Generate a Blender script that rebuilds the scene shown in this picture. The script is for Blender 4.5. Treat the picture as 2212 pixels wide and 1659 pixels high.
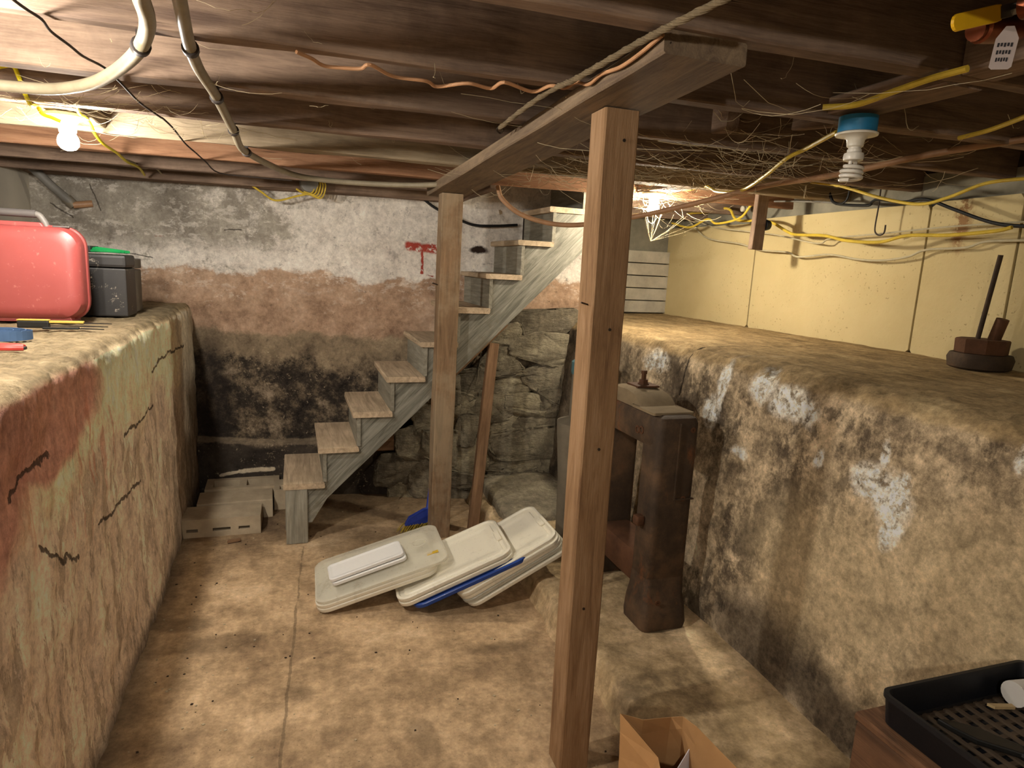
import bpy, bmesh, math, random
from mathutils import Vector, Matrix, noise as NZ
random.seed(7)
D = bpy.data
for o in list(D.objects): D.objects.remove(o)
S = bpy.context.scene
COL = S.collection
# ------------------------------------------------------------------ camera
W, H, F, CH = 2212.0, 1659.0, 1400.0, 1.45
RX = Vector((0.94738565, -0.01105877, 0.31990332))     # world axes seen from the camera (right, down, forward)
RY = Vector((-0.31630202, -0.18572776, 0.93030007))
RZ = Vector((0.04912695, -0.98253901, -0.17945373))
cd = D.cameras.new('camera'); cam = D.objects.new('camera', cd); COL.objects.link(cam)
cd.sensor_width = 36; cd.lens = 36 * F / W; cd.clip_start = 0.02
right = Vector((RX[0], RY[0], RZ[0])); up = -Vector((RX[1], RY[1], RZ[1])); back = -Vector((RX[2], RY[2], RZ[2]))
cam.matrix_world = Matrix(((right.x, up.x, back.x, 0), (right.y, up.y, back.y, 0), (right.z, up.z, back.z, CH), (0, 0, 0, 1)))
S.camera = cam
# ------------------------------------------------------------------ world, exposure
wd = D.worlds.new('world'); S.world = wd; wd.use_nodes = True
wd.node_tree.nodes['Background'].inputs[0].default_value = (0.9, 0.8, 0.7, 1)
wd.node_tree.nodes['Background'].inputs[1].default_value = 0.0
S.view_settings.view_transform = 'Standard'; S.view_settings.look = 'None'
S.view_settings.exposure = 3.2; S.view_settings.gamma = 1.0; S.view_settings.use_curve_mapping = False
BULB_LEFT, BULB_RIGHT, BULB_NEAR, FILL_REAR = 105.0, 118.0, 175.0, 175.0
# ------------------------------------------------------------------ helpers: places
def ray(px, py):
    v = Vector((px - W / 2, py - H / 2, F)); return Vector((RX.dot(v), RY.dot(v), RZ.dot(v)))
def at(px, py, ax, val):
    r = ray(px, py); o = Vector((0, 0, CH)); return o + r * ((val - o[ax]) / r[ax])
def zc(y): return 1.825 + (3.3 - y) * 0.033              # underside of the joists
def atj(px, py, dz=0.0):
    z = 1.85
    for _ in range(12):
        p = at(px, py, 2, z); z = zc(p.y) + dz
    return p
def wy(x): return 4.08 - 0.217 * x                       # line of the rear wall
def atw(px, py, off=0.0):
    r = ray(px, py); t = (4.08 - off) / (r.y + 0.217 * r.x); return Vector((0, 0, CH)) + r * t
def lin(h):
    c = [int(h[i:i + 2], 16) / 255 for i in (0, 2, 4)]
    return tuple((x / 12.92 if x <= .04045 else ((x + .055) / 1.055) ** 2.4) for x in c) + (1,)
# ------------------------------------------------------------------ helpers: materials
class NT:
    def __init__(s, name):
        s.m = D.materials.new(name); s.m.use_nodes = True; s.t = s.m.node_tree
        s.b = s.t.nodes['Principled BSDF']; s.co = s.t.nodes.new('ShaderNodeTexCoord').outputs['Object']
    def put(s, sock, v):
        if v is None: return
        if hasattr(v, 'is_output'): s.t.links.new(v, sock)
        else:
            if sock.type == 'RGBA' and not isinstance(v, str) and hasattr(v, '__len__') and len(v) == 3: v = (*v, 1)
            sock.default_value = v
    def mapp(s, sc, loc=(0, 0, 0), vec=None, rot=(0, 0, 0)):
        n = s.t.nodes.new('ShaderNodeMapping'); s.put(n.inputs['Vector'], vec or s.co)
        n.inputs['Scale'].default_value = sc; n.inputs['Location'].default_value = loc; n.inputs['Rotation'].default_value = rot; return n.outputs[0]
    def noise(s, scale, detail=5, rough=.6, vec=None, dist=0.0, color=False):
        n = s.t.nodes.new('ShaderNodeTexNoise'); s.put(n.inputs['Vector'], vec or s.co)
        n.inputs['Scale'].default_value = scale; n.inputs['Detail'].default_value = detail
        n.inputs['Roughness'].default_value = rough; n.inputs['Distortion'].default_value = dist
        return n.outputs['Color' if color else 0]
    def vor(s, scale, vec=None, feat='F1', out=0):
        n = s.t.nodes.new('ShaderNodeTexVoronoi'); n.feature = feat; s.put(n.inputs['Vector'], vec or s.co)
        n.inputs['Scale'].default_value = scale; return n.outputs[out]
    def ramp(s, f, stops, interp='LINEAR'):
        n = s.t.nodes.new('ShaderNodeValToRGB'); s.put(n.inputs[0], f); e = n.color_ramp.elements; n.color_ramp.interpolation = interp
        while len(e) < len(stops): e.new(.5)
        for i, (p, c) in enumerate(stops):
            e[i].position = p; e[i].color = (c, c, c, 1) if isinstance(c, (int, float)) else (c if len(c) == 4 else (*c, 1))
        return n.outputs[0]
    def mix(s, f, a, b, mode='MIX'):
        n = s.t.nodes.new('ShaderNodeMix'); n.data_type = 'RGBA'; n.blend_type = mode; n.clamp_factor = True
        s.put(n.inputs[0], f); s.put(n.inputs[6], a); s.put(n.inputs[7], b); return n.outputs[2]
    def ma(s, op, a, b=None, c=None, clamp=False):
        n = s.t.nodes.new('ShaderNodeMath'); n.operation = op; n.use_clamp = clamp
        s.put(n.inputs[0], a); s.put(n.inputs[1], b); s.put(n.inputs[2], c); return n.outputs[0]
    def vm(s, op, a, b=None):
        n = s.t.nodes.new('ShaderNodeVectorMath'); n.operation = op; s.put(n.inputs[0], a); s.put(n.inputs[1], b)
        return n.outputs['Value' if op in ('LENGTH', 'DISTANCE', 'DOT_PRODUCT') else 'Vector']
    def xyz(s, vec=None):
        n = s.t.nodes.new('ShaderNodeSeparateXYZ'); s.put(n.inputs[0], vec or s.co); return n.outputs
    def step(s, v, lo, hi):
        n = s.t.nodes.new('ShaderNodeMapRange'); n.interpolation_type = 'SMOOTHSTEP'; s.put(n.inputs[0], v)
        n.inputs[1].default_value = lo; n.inputs[2].default_value = hi; return n.outputs[0]
    def warp(s, amt, scale, detail=4):                   # coordinates shaken by noise, for ragged outlines
        n = s.noise(scale, detail, .65, color=True); n = s.vm('SUBTRACT', n, (.5, .5, .5)); n = s.vm('MULTIPLY', n, (amt,) * 3)
        return s.vm('ADD', s.co, n)
    def blob(s, vec, c, r, soft=.25):
        v = s.vm('SUBTRACT', vec, tuple(c)); v = s.vm('DIVIDE', v, tuple(r)); return s.step(s.vm('LENGTH', v), 1 + soft, 1 - soft)
    fl = (1, 1, 1)
    def seg(s, vec, a, b, w, soft=.5):                    # distance to a segment, measured in the plane of the surface
        a = Vector([p * q for p, q in zip(a, s.fl)]); b = Vector([p * q for p, q in zip(b, s.fl)]); vec = s.vm('MULTIPLY', vec, s.fl); d = b - a; L2 = d.length_squared
        pa = s.vm('SUBTRACT', vec, tuple(a)); h = s.ma('DIVIDE', s.vm('DOT_PRODUCT', pa, tuple(d)), L2, clamp=True)
        n = s.t.nodes.new('ShaderNodeVectorMath'); n.operation = 'SCALE'; n.inputs[0].default_value = tuple(d); s.put(n.inputs['Scale'], h)
        return s.step(s.vm('LENGTH', s.vm('SUBTRACT', pa, n.outputs[0])), w, w * (1 - soft))
    def mx(s, *a):
        r = a[0]
        for x in a[1:]: r = s.ma('MAXIMUM', r, x)
        return r
    def gain(s, col, g):                                   # overall reflectance of the material
        if g == 1: return col
        return s.vm('MINIMUM', s.vm('MULTIPLY', col, (g, g, g)), (.82, .82, .82))
    def grain(s, col, scale=45, lo=.62, hi=1.28):          # fine sandy mottling of the colour
        g = s.ma('ADD', s.ma('MULTIPLY', s.noise(scale, 8, .8), .65), s.ma('MULTIPLY', s.noise(scale * .28, 8, .8), .35))
        return s.mix(1.0, col, s.ramp(g, [(.38, lo), (.5, (lo + hi) / 2), (.62, hi)]), 'MULTIPLY')
    def bump(s, h, st=.5, dist=.01):
        n = s.t.nodes.new('ShaderNodeBump'); s.put(n.inputs['Height'], h); n.inputs['Strength'].default_value = st
        n.inputs['Distance'].default_value = dist; s.t.links.new(n.outputs[0], s.b.inputs['Normal'])
    def out(s, col=None, rough=.85, spec=.3, metal=0.0):
        s.put(s.b.inputs['Base Color'], col); s.put(s.b.inputs['Roughness'], rough)
        s.b.inputs['Specular IOR Level'].default_value = spec; s.b.inputs['Metallic'].default_value = metal; return s.m
M = {}
def plain(name, hexc, rough=.5, spec=.4, metal=0.0, var=.25, scale=12, bump=0.1):
    n = NT(name); c = lin(hexc); f = n.noise(scale, 5, .65)
    d = tuple(x * (1 - var) for x in c[:3]); l = tuple(min(1, x * (1 + var * .6)) for x in c[:3])
    col = n.ramp(f, [(.3, d), (.7, l)]); n.bump(n.noise(scale * 12, 4, .6), bump, .002)
    M[name] = n.out(col, rough, spec, metal); return M[name]
def wood(name, dark, mid, light, knots=True, dirt=0.0, dirtc='2a221b', rough=.85, saw=False, gain=1.0):
    n = NT(name); oi = n.t.nodes.new('ShaderNodeObjectInfo'); rv = n.vm('MULTIPLY', (1, 1, 1), (1, 1, 1))
    cmb = n.t.nodes.new('ShaderNodeCombineXYZ')
    for i in range(3): n.put(cmb.inputs[i], n.ma('MULTIPLY', oi.outputs['Random'], 17.0 + 5 * i))
    base = n.vm('ADD', n.co, cmb.outputs[0])
    st = n.mapp((1.2, 14, 14), vec=base); g = n.noise(2.2, 6, .62, st, dist=1.2)
    fine = n.noise(9, 4, .7, n.mapp((1.5, 30, 30), vec=base))
    blot = n.noise(2.4, 4, .6, base)
    f = n.ma('ADD', n.ma('MULTIPLY', g, .55), n.ma('ADD', n.ma('MULTIPLY', fine, .25), n.ma('MULTIPLY', blot, .2)))
    col = n.ramp(f, [(.34, lin(dark)), (.5, lin(mid)), (.66, lin(light))])
    if knots:
        kv = n.vor(1.0, n.mapp((1.6, 7, 7), vec=base)); col = n.mix(n.ma('MULTIPLY', n.step(kv, .16, .05), .75), col, lin(dark))
    if dirt:
        col = n.mix(n.ma('MULTIPLY', n.step(n.noise(3.2, 6, .7, base), .42, .62), dirt), col, lin(dirtc))
    crack = n.step(n.noise(3.2, 2, .5, n.mapp((.7, 26, 26), vec=base)), .27, .22)
    col = n.mix(n.ma('MULTIPLY', crack, .8), col, lin('1c140e'))
    h = n.ma('SUBTRACT', n.ma('ADD', n.ma('MULTIPLY', g, .5), n.ma('MULTIPLY', fine, .6)), crack)
    if saw:
        wv = n.t.nodes.new('ShaderNodeTexWave'); wv.bands_direction = 'X'; wv.inputs['Scale'].default_value = 55; wv.inputs['Distortion'].default_value = 2.5
        n.put(wv.inputs['Vector'], base); h = n.ma('ADD', h, n.ma('MULTIPLY', wv.outputs[0], .5))
    n.bump(h, .55, .004); M[name] = n.out(n.gain(col, gain), rough, .2); return M[name]
# ------------------------------------------------------------------ helpers: meshes
class MB:
    def __init__(s): s.v = []; s.f = []
    def box(s, lo, hi):
        b = len(s.v); x0, y0, z0 = lo; x1, y1, z1 = hi
        s.v += [(x0, y0, z0), (x1, y0, z0), (x1, y1, z0), (x0, y1, z0), (x0, y0, z1), (x1, y0, z1), (x1, y1, z1), (x0, y1, z1)]
        s.f += [tuple(b + i for i in q) for q in ((3, 2, 1, 0), (4, 5, 6, 7), (0, 1, 5, 4), (1, 2, 6, 5), (2, 3, 7, 6), (3, 0, 4, 7))]; return s
    def loops(s, rings, cap0=True, cap1=True, close=True):
        b = len(s.v); n = len(rings[0])
        for r in rings: s.v += [tuple(p) for p in r]
        for i in range(len(rings) - 1):
            for j in range(n if close else n - 1):
                k = (j + 1) % n; s.f.append((b + i * n + j, b + i * n + k, b + (i + 1) * n + k, b + (i + 1) * n + j))
        if cap0: s.f.append(tuple(b + j for j in reversed(range(n))))
        if cap1: s.f.append(tuple(b + (len(rings) - 1) * n + j for j in range(n)))
        return s
    def tube(s, pts, r, n=8, twist=None):
        pts = [Vector(p) for p in pts]; rings = []; t0 = (pts[1] - pts[0]).normalized()
        u = t0.orthogonal().normalized()
        for i, p in enumerate(pts):
            t = (pts[min(i + 1, len(pts) - 1)] - pts[max(i - 1, 0)])
            t = t.normalized() if t.length > 1e-9 else t0
            u = (u - t * u.dot(t)); u = u.normalized() if u.length > 1e-6 else t.orthogonal().normalized(); w = t.cross(u)
            rr = r[i] if isinstance(r, (list, tuple)) else r
            ring = []
            for j in range(n):
                a = 2 * math.pi * j / n + (twist * i if twist else 0); q = rr * ((.72 + .28 * abs(math.cos(1.5 * (a - (twist * i)) + 0))) if twist else 1)
                ring.append(p + (u * math.cos(a) + w * math.sin(a)) * q)
            rings.append(ring)
        return s.loops(rings)
    def lathe(s, prof, n=24, o=(0, 0, 0)):
        rings = [[(o[0] + r * math.cos(2 * math.pi * j / n), o[1] + r * math.sin(2 * math.pi * j / n), o[2] + z) for j in range(n)] for r, z in prof]
        return s.loops(rings)
    def poly(s, pts, d):                                  # extrude a polygon by vector d
        d = Vector(d); return s.loops([[Vector(p) for p in pts], [Vector(p) + d for p in pts]])
    def xf(s, m):
        s.v = [tuple(m @ Vector(p)) for p in s.v]; return s
    def build(s, name, mat, parent=None, smooth=False, bevel=0.0, seg=2, mw=None):
        me = D.meshes.new(name); me.from_pydata(s.v, [], s.f); me.update()
        bm = bmesh.new(); bm.from_mesh(me); bmesh.ops.recalc_face_normals(bm, faces=bm.faces)
        if bevel:
            ed = [e for e in bm.edges if len(e.link_faces) == 2 and e.calc_face_angle(0) > .5]
            bmesh.ops.bevel(bm, geom=ed, offset=bevel, segments=seg, affect='EDGES', profile=.6)
        if smooth:
            for f in bm.faces: f.smooth = True
            for e in bm.edges:
                if len(e.link_faces) == 2 and e.calc_face_angle(0) > .7: e.smooth = False
        bm.to_mesh(me); bm.free()
        o = D.objects.new(name, me); COL.objects.link(o); me.materials.append(M[mat] if isinstance(mat, str) else mat)
        if parent: o.parent = parent
        if mw is not None: o.matrix_world = mw
        return o
def tag(o, label=None, cat=None, group=None, kind=None):
    if label: o['label'] = label
    if cat: o['category'] = cat
    if group: o['group'] = group
    if kind: o['kind'] = kind
    return o
def thing(name, label, cat, loc=(0, 0, 0), rz=0.0, group=None):
    o = D.objects.new(name, None); COL.objects.link(o); o.location = loc; o.rotation_euler = (0, 0, rz); o.empty_display_size = .05
    bpy.context.view_layer.update(); return tag(o, label, cat, group)
def wpart(o, parent):                                     # parent a mesh that was built in world coordinates
    o.parent = parent; o.matrix_parent_inverse = parent.matrix_world.inverted(); return o
def smooth_path(pts, sub=6):
    P = [Vector(p) for p in pts]; P = [P[0] * 2 - P[1]] + P + [P[-1] * 2 - P[-2]]; out = []
    for i in range(1, len(P) - 2):
        for k in range(sub):
            t = k / sub; a, b, c, d = P[i - 1], P[i], P[i + 1], P[i + 2]
            out.append(.5 * ((2 * b) + (c - a) * t + (2 * a - 5 * b + 4 * c - d) * t * t + (3 * b - a - 3 * c + d) * t ** 3))
    out.append(P[-2]); return out
def rrect(w, h, r, n=5):
    out = []
    for cx, cy, a0 in ((w / 2 - r, h / 2 - r, 0), (-w / 2 + r, h / 2 - r, 90), (-w / 2 + r, -h / 2 + r, 180), (w / 2 - r, -h / 2 + r, 270)):
        for i in range(n + 1):
            a = math.radians(a0 + 90 * i / n); out.append((cx + r * math.cos(a), cy + r * math.sin(a)))
    return out
def frame3(o, x, y):                                      # matrix with origin o, local x along x, local y close to y
    x = Vector(x).normalized(); z = x.cross(Vector(y)).normalized(); y = z.cross(x)
    return Matrix(((x.x, y.x, z.x, o[0]), (x.y, y.y, z.y, o[1]), (x.z, y.z, z.z, o[2]), (0, 0, 0, 1)))
def timber(name, a, b, w, t, mat, side, parent=None, rough=.0025, bevel=.004, seed=0, nseg=None):
    """rough sawn board from a to b; w along 'side', t along the other way; local x = grain"""
    a = Vector(a); b = Vector(b); L = (b - a).length; m = frame3(a, b - a, side); n = nseg or max(3, int(L / .09)); rings = []
    for i in range(n + 1):
        x = L * i / n; rr = []
        for k, (sy, sz) in enumerate(((-1, -1), (1, -1), (1, 1), (-1, 1))):
            j = Vector((x * 3 + seed * 7.1, k * 3.7 + seed, .3)); q = NZ.noise(j) * rough * 1.6; q2 = NZ.noise(j + Vector((0, 50, 0))) * rough * 1.6
            cx, cy = sy * (w / 2 + q), sz * (t / 2 + q2); ch = bevel
            pa, pb = (x, cx, cy - sz * ch), (x, cx - sy * ch, cy)
            rr += [pa, pb] if k in (0, 2) else [pb, pa]
        rings.append(rr)
    mb = MB().loops(rings); o = mb.build(name, mat, None, mw=m)
    bpy.context.view_layer.update()
    if parent: wpart(o, parent)
    return o
def sheet(name, fn, nu, nv, mat, kind='structure', flip=False):
    mb = MB()
    for i in range(nu + 1):
        for j in range(nv + 1): mb.v.append(tuple(fn(i / nu, j / nv)))
    for i in range(nu):
        for j in range(nv):
            a = i * (nv + 1) + j; q = (a, a + 1, a + nv + 2, a + nv + 1); mb.f.append(q[::-1] if flip else q)
    me = D.meshes.new(name); me.from_pydata(mb.v, [], mb.f); me.update()
    for p in me.polygons: p.use_smooth = True
    o = D.objects.new(name, me); COL.objects.link(o); me.materials.append(M[mat]); o['kind'] = kind; return o
def fr(p, sc, oc=4): return NZ.fractal(Vector(p) * sc, 1.0, 2.1, oc)
# ================================================================== materials of the setting
def m_back():
    n = NT('old_plaster'); n.fl = (1, 0, 1); w = n.warp(.16, 3.2, 6); x, y, z = n.xyz(w); z0 = n.xyz()[2]
    grey = n.ramp(n.noise(4.5, 12, .74), [(.3, lin('6f675d')), (.5, lin('8f877b')), (.68, lin('aca496'))])
    white = n.ramp(n.noise(9, 12, .78), [(.3, lin('a59a90')), (.45, lin('cfc6bb')), (.7, lin('e2dbd0'))])
    pink = n.ramp(n.noise(6, 12, .76), [(.3, lin('6f5645')), (.5, lin('a58870')), (.7, lin('bda38c'))])
    tan = n.ramp(n.noise(7, 12, .78), [(.3, lin('55483a')), (.55, lin('8a7962')), (.75, lin('b3a183'))])
    mould = n.ramp(n.noise(6, 12, .8), [(.38, lin('1d1917')), (.49, lin('38312a')), (.56, lin('665948')), (.68, lin('a2907a'))])
    # upper plaster: grey on the left, flaking white towards the stairs
    wf = n.step(n.ma('ADD', n.ma('ADD', n.ma('MULTIPLY', n.noise(4, 8, .72), 1.3), n.ma('MULTIPLY', x, .36)), n.ma('MULTIPLY', z, -.35)), -.02, .12)
    up = n.mix(n.ma('MULTIPLY', wf, .85), grey, white)
    low = n.step(z, 1.55, 1.40); up = n.mix(n.ma('MULTIPLY', low, n.step(n.noise(6, 8, .75), .36, .5)), up, white)
    fl = n.noise(16, 8, .75, n.mapp((1, 1, 1.6))); up = n.mix(n.ma('MULTIPLY', n.step(fl, .60, .66), .7), up, lin('8a8178'))
    up = n.mix(n.ma('MULTIPLY', n.step(n.noise(5, 6, .7, n.mapp((1, 1, 2.4), (5, 1, 3))), .66, .70), n.step(z, 1.62, 1.40)), up, lin('8a4a3c'))
    pm = n.step(n.ma('ADD', z, n.ma('MULTIPLY', n.noise(2.2, 6, .7), .34)), 1.53, 1.50)
    col = n.mix(pm, up, pink)
    sp = n.ma('MULTIPLY', n.step(n.noise(7, 9, .78, n.mapp((1, 1, 1.5), (2, 2, 2))), .56, .62), n.step(z, 1.0, 1.30)); col = n.mix(n.ma('MULTIPLY', sp, n.ma('MULTIPLY', pm, .75)), col, lin('c9b7a4'))
    tm = n.step(n.ma('ADD', z, n.ma('MULTIPLY', n.noise(3, 6, .7), .2)), 1.11, 1.07); col = n.mix(tm, col, tan)
    mm = n.step(n.ma('ADD', z, n.ma('MULTIPLY', n.noise(3.4, 10, .78), .7)), 1.22, 1.10); col = n.mix(mm, col, mould)
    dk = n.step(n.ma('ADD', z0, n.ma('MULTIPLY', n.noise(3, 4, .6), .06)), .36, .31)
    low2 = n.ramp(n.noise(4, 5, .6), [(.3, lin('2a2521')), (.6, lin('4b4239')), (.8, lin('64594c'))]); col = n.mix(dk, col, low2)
    sc = n.step(n.noise(9, 12, .8, n.mapp((1, 1, 2.2), (1, 4, 2))), .53, .57); col = n.mix(n.ma('MULTIPLY', n.ma('MULTIPLY', sc, n.step(z, 1.16, 1.34)), .45), col, lin('d8cfc4'))
    sg = n.step(n.noise(13, 12, .82, n.mapp((1.5, 1, 1), (8, 1, 6))), .55, .60); col = n.mix(n.ma('MULTIPLY', n.ma('MULTIPLY', sg, n.step(z, 1.25, 1.5)), .4), col, lin('77706a'))
    cs = n.ma('MULTIPLY', n.step(n.noise(46, 8, .8), .57, .63), n.step(n.noise(4.5, 6, .7, n.mapp((1, 1, 1), (9, 2, 7))), .47, .56)); col = n.mix(n.ma('MULTIPLY', n.ma('MULTIPLY', cs, n.step(z, 1.05, .85)), .75), col, lin('b7a58a'))
    ds = n.step(n.noise(22, 10, .8, n.mapp((1, 1, 1), (3, 8, 4))), .60, .64); col = n.mix(n.ma('MULTIPLY', ds, .5), col, lin('3a332d'))
    hl = n.blob(n.warp(.05, 12, 5), atw(1032, 540), (.055, .3, .022), .3); col = n.mix(hl, col, lin('2b2019'))
    # dark patches in the left corner and beside the ledge
    c = atw(440, 860); col = n.mix(n.ma('MULTIPLY', n.blob(w, c, (.16, .4, .38), .5), .75), col, lin('26201c'))
    c = atw(900, 900); col = n.mix(n.ma('MULTIPLY', n.blob(w, c, (.28, .5, .30), .5), .6), col, lin('221d1a'))
    ws = n.warp(.03, 14, 5); ln = n.mx(n.seg(ws, atw(478, 1022), atw(520, 1013), .012), n.seg(ws, atw(520, 1013), atw(590, 1008), .016)); col = n.mix(ln, col, lin('c4b49a'))
    lp = n.step(n.ma('ABSOLUTE', n.ma('SUBTRACT', n.xyz(n.warp(.05, 5))[2], .325)), .018, .008); col = n.mix(n.ma('MULTIPLY', lp, .45), col, lin('8d7c66'))
    # faded red paint left on the wall, with one drip
    wr = n.warp(.025, 30, 4); r = atw(912, 535); q = atw(912, 590)
    rd = n.mx(n.seg(wr, atw(884, 531), atw(905, 534), .034), n.seg(wr, atw(916, 536), atw(946, 539), .034), n.seg(wr, atw(912, 535), q, .010))
    rd = n.ma('MULTIPLY', rd, n.step(n.noise(30, 5, .7), .38, .46)); col = n.mix(rd, col, lin('9c4236'))
    cr = n.mx(*[n.seg(ws, atw(*a), atw(*b), .0045) for a, b in (((485, 497), (520, 495)), ((110, 440), (160, 470)), ((195, 398), (218, 455)), ((260, 545), (330, 556)))])
    col = n.mix(n.ma('MULTIPLY', cr, .8), col, lin('3a332d'))
    h = n.ma('ADD', n.ma('MULTIPLY', n.noise(18, 8, .7), .6), n.ma('ADD', n.ma('MULTIPLY', pm, -.25), n.ma('MULTIPLY', wf, .25)))
    col = n.grain(col, 40, .72, 1.2); n.bump(h, .6, .012); M['old_plaster'] = n.out(n.gain(col, 1.15), .93, .15)
def m_left():
    n = NT('left_wall_concrete'); n.fl = (0, 1, 1); w = n.warp(.2, 2.6, 6); x, y, z = n.xyz(w); z0 = n.xyz()[2]
    st = n.noise(5, 12, .76, n.mapp((1.4, 1.4, .7)))
    base = n.ramp(st, [(.28, lin('73665a')), (.45, lin('988675')), (.58, lin('b09d88')), (.75, lin('c2b09a'))])
    peel = n.step(n.noise(6, 8, .75, n.mapp((2.2, 2.2, .8), (3, 1, 0))), .53, .57); base = n.mix(n.ma('MULTIPLY', peel, n.ma('MULTIPLY', n.step(z, .95, .7), .6)), base, lin('6f604f'))
    cream = n.ramp(n.noise(6, 12, .72, n.mapp((1, 1, .8))), [(.3, lin('9c8a70')), (.6, lin('bfae8f')), (.8, lin('cdbf9f'))])
    base = n.mix(n.step(n.ma('ADD', z, n.ma('MULTIPLY', n.noise(2, 5, .6), .5)), 1.0, 1.15), base, cream)
    c = at(60, 905, 0, -.56); red = n.mx(n.blob(w, (-.56, 1.65, 1.03), (.6, .60, .14), .15), n.blob(w, (-.56, 1.25, .93), (.6, .42, .19), .2))
    rc = n.ramp(n.noise(6, 6, .7, n.mapp((1, 1, .5))), [(.3, lin('7b5048')), (.6, lin('966a5d')), (.8, lin('a68575'))]); col = n.mix(n.ma('MULTIPLY', red, .9), base, rc)
    dp = n.ma('MULTIPLY', n.step(n.noise(26, 5, .7, n.mapp((1, 1, .12))), .56, .6), n.blob(w, (-.56, 2.0, .85), (.6, .4, .2), .4)); col = n.mix(n.ma('MULTIPLY', dp, .6), col, lin('8a5a48'))
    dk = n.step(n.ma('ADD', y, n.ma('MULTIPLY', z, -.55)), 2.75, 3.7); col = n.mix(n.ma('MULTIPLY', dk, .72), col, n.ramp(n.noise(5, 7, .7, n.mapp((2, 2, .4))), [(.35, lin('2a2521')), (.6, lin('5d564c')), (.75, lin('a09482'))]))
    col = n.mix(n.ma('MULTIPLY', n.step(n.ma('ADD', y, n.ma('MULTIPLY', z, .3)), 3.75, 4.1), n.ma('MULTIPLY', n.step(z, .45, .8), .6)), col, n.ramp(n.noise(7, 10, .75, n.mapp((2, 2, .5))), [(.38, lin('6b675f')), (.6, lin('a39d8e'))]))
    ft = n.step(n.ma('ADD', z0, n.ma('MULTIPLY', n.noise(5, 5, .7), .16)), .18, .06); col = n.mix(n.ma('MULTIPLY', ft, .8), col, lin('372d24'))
    ws = n.warp(.09, 9, 6); cr = []
    for pl in (((392, 745), (345, 775), (330, 805)), ((330, 880), (300, 905), (262, 940)), ((300, 1035), (240, 1100), (205, 1140)), ((105, 985), (55, 1030), (20, 1075)), ((165, 1210), (100, 1205), (80, 1180))):
        for a, b in zip(pl, pl[1:]): cr.append(n.seg(ws, at(*a, 0, -.56), at(*b, 0, -.56), .0075))
    cr = n.mx(*cr); col = n.mix(n.ma('MULTIPLY', cr, .85), col, lin('231c17'))
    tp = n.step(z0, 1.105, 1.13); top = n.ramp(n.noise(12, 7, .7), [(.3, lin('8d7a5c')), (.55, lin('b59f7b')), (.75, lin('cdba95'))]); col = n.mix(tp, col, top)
    h = n.ma('SUBTRACT', n.ma('ADD', n.ma('MULTIPLY', n.noise(22, 8, .7), .6), n.ma('MULTIPLY', st, .5)), n.ma('ADD', cr, n.ma('MULTIPLY', peel, .2)))
    col = n.grain(col, 38, .66, 1.25); n.bump(h, .7, .012); M['left_wall_concrete'] = n.out(n.gain(n.mix(tp, col, n.mix(1.0, col, (.27, .27, .27, 1), 'MULTIPLY')), 2.25), .93, .15)  # ledge top darkened in its colour to offset the lamp light above it
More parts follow.
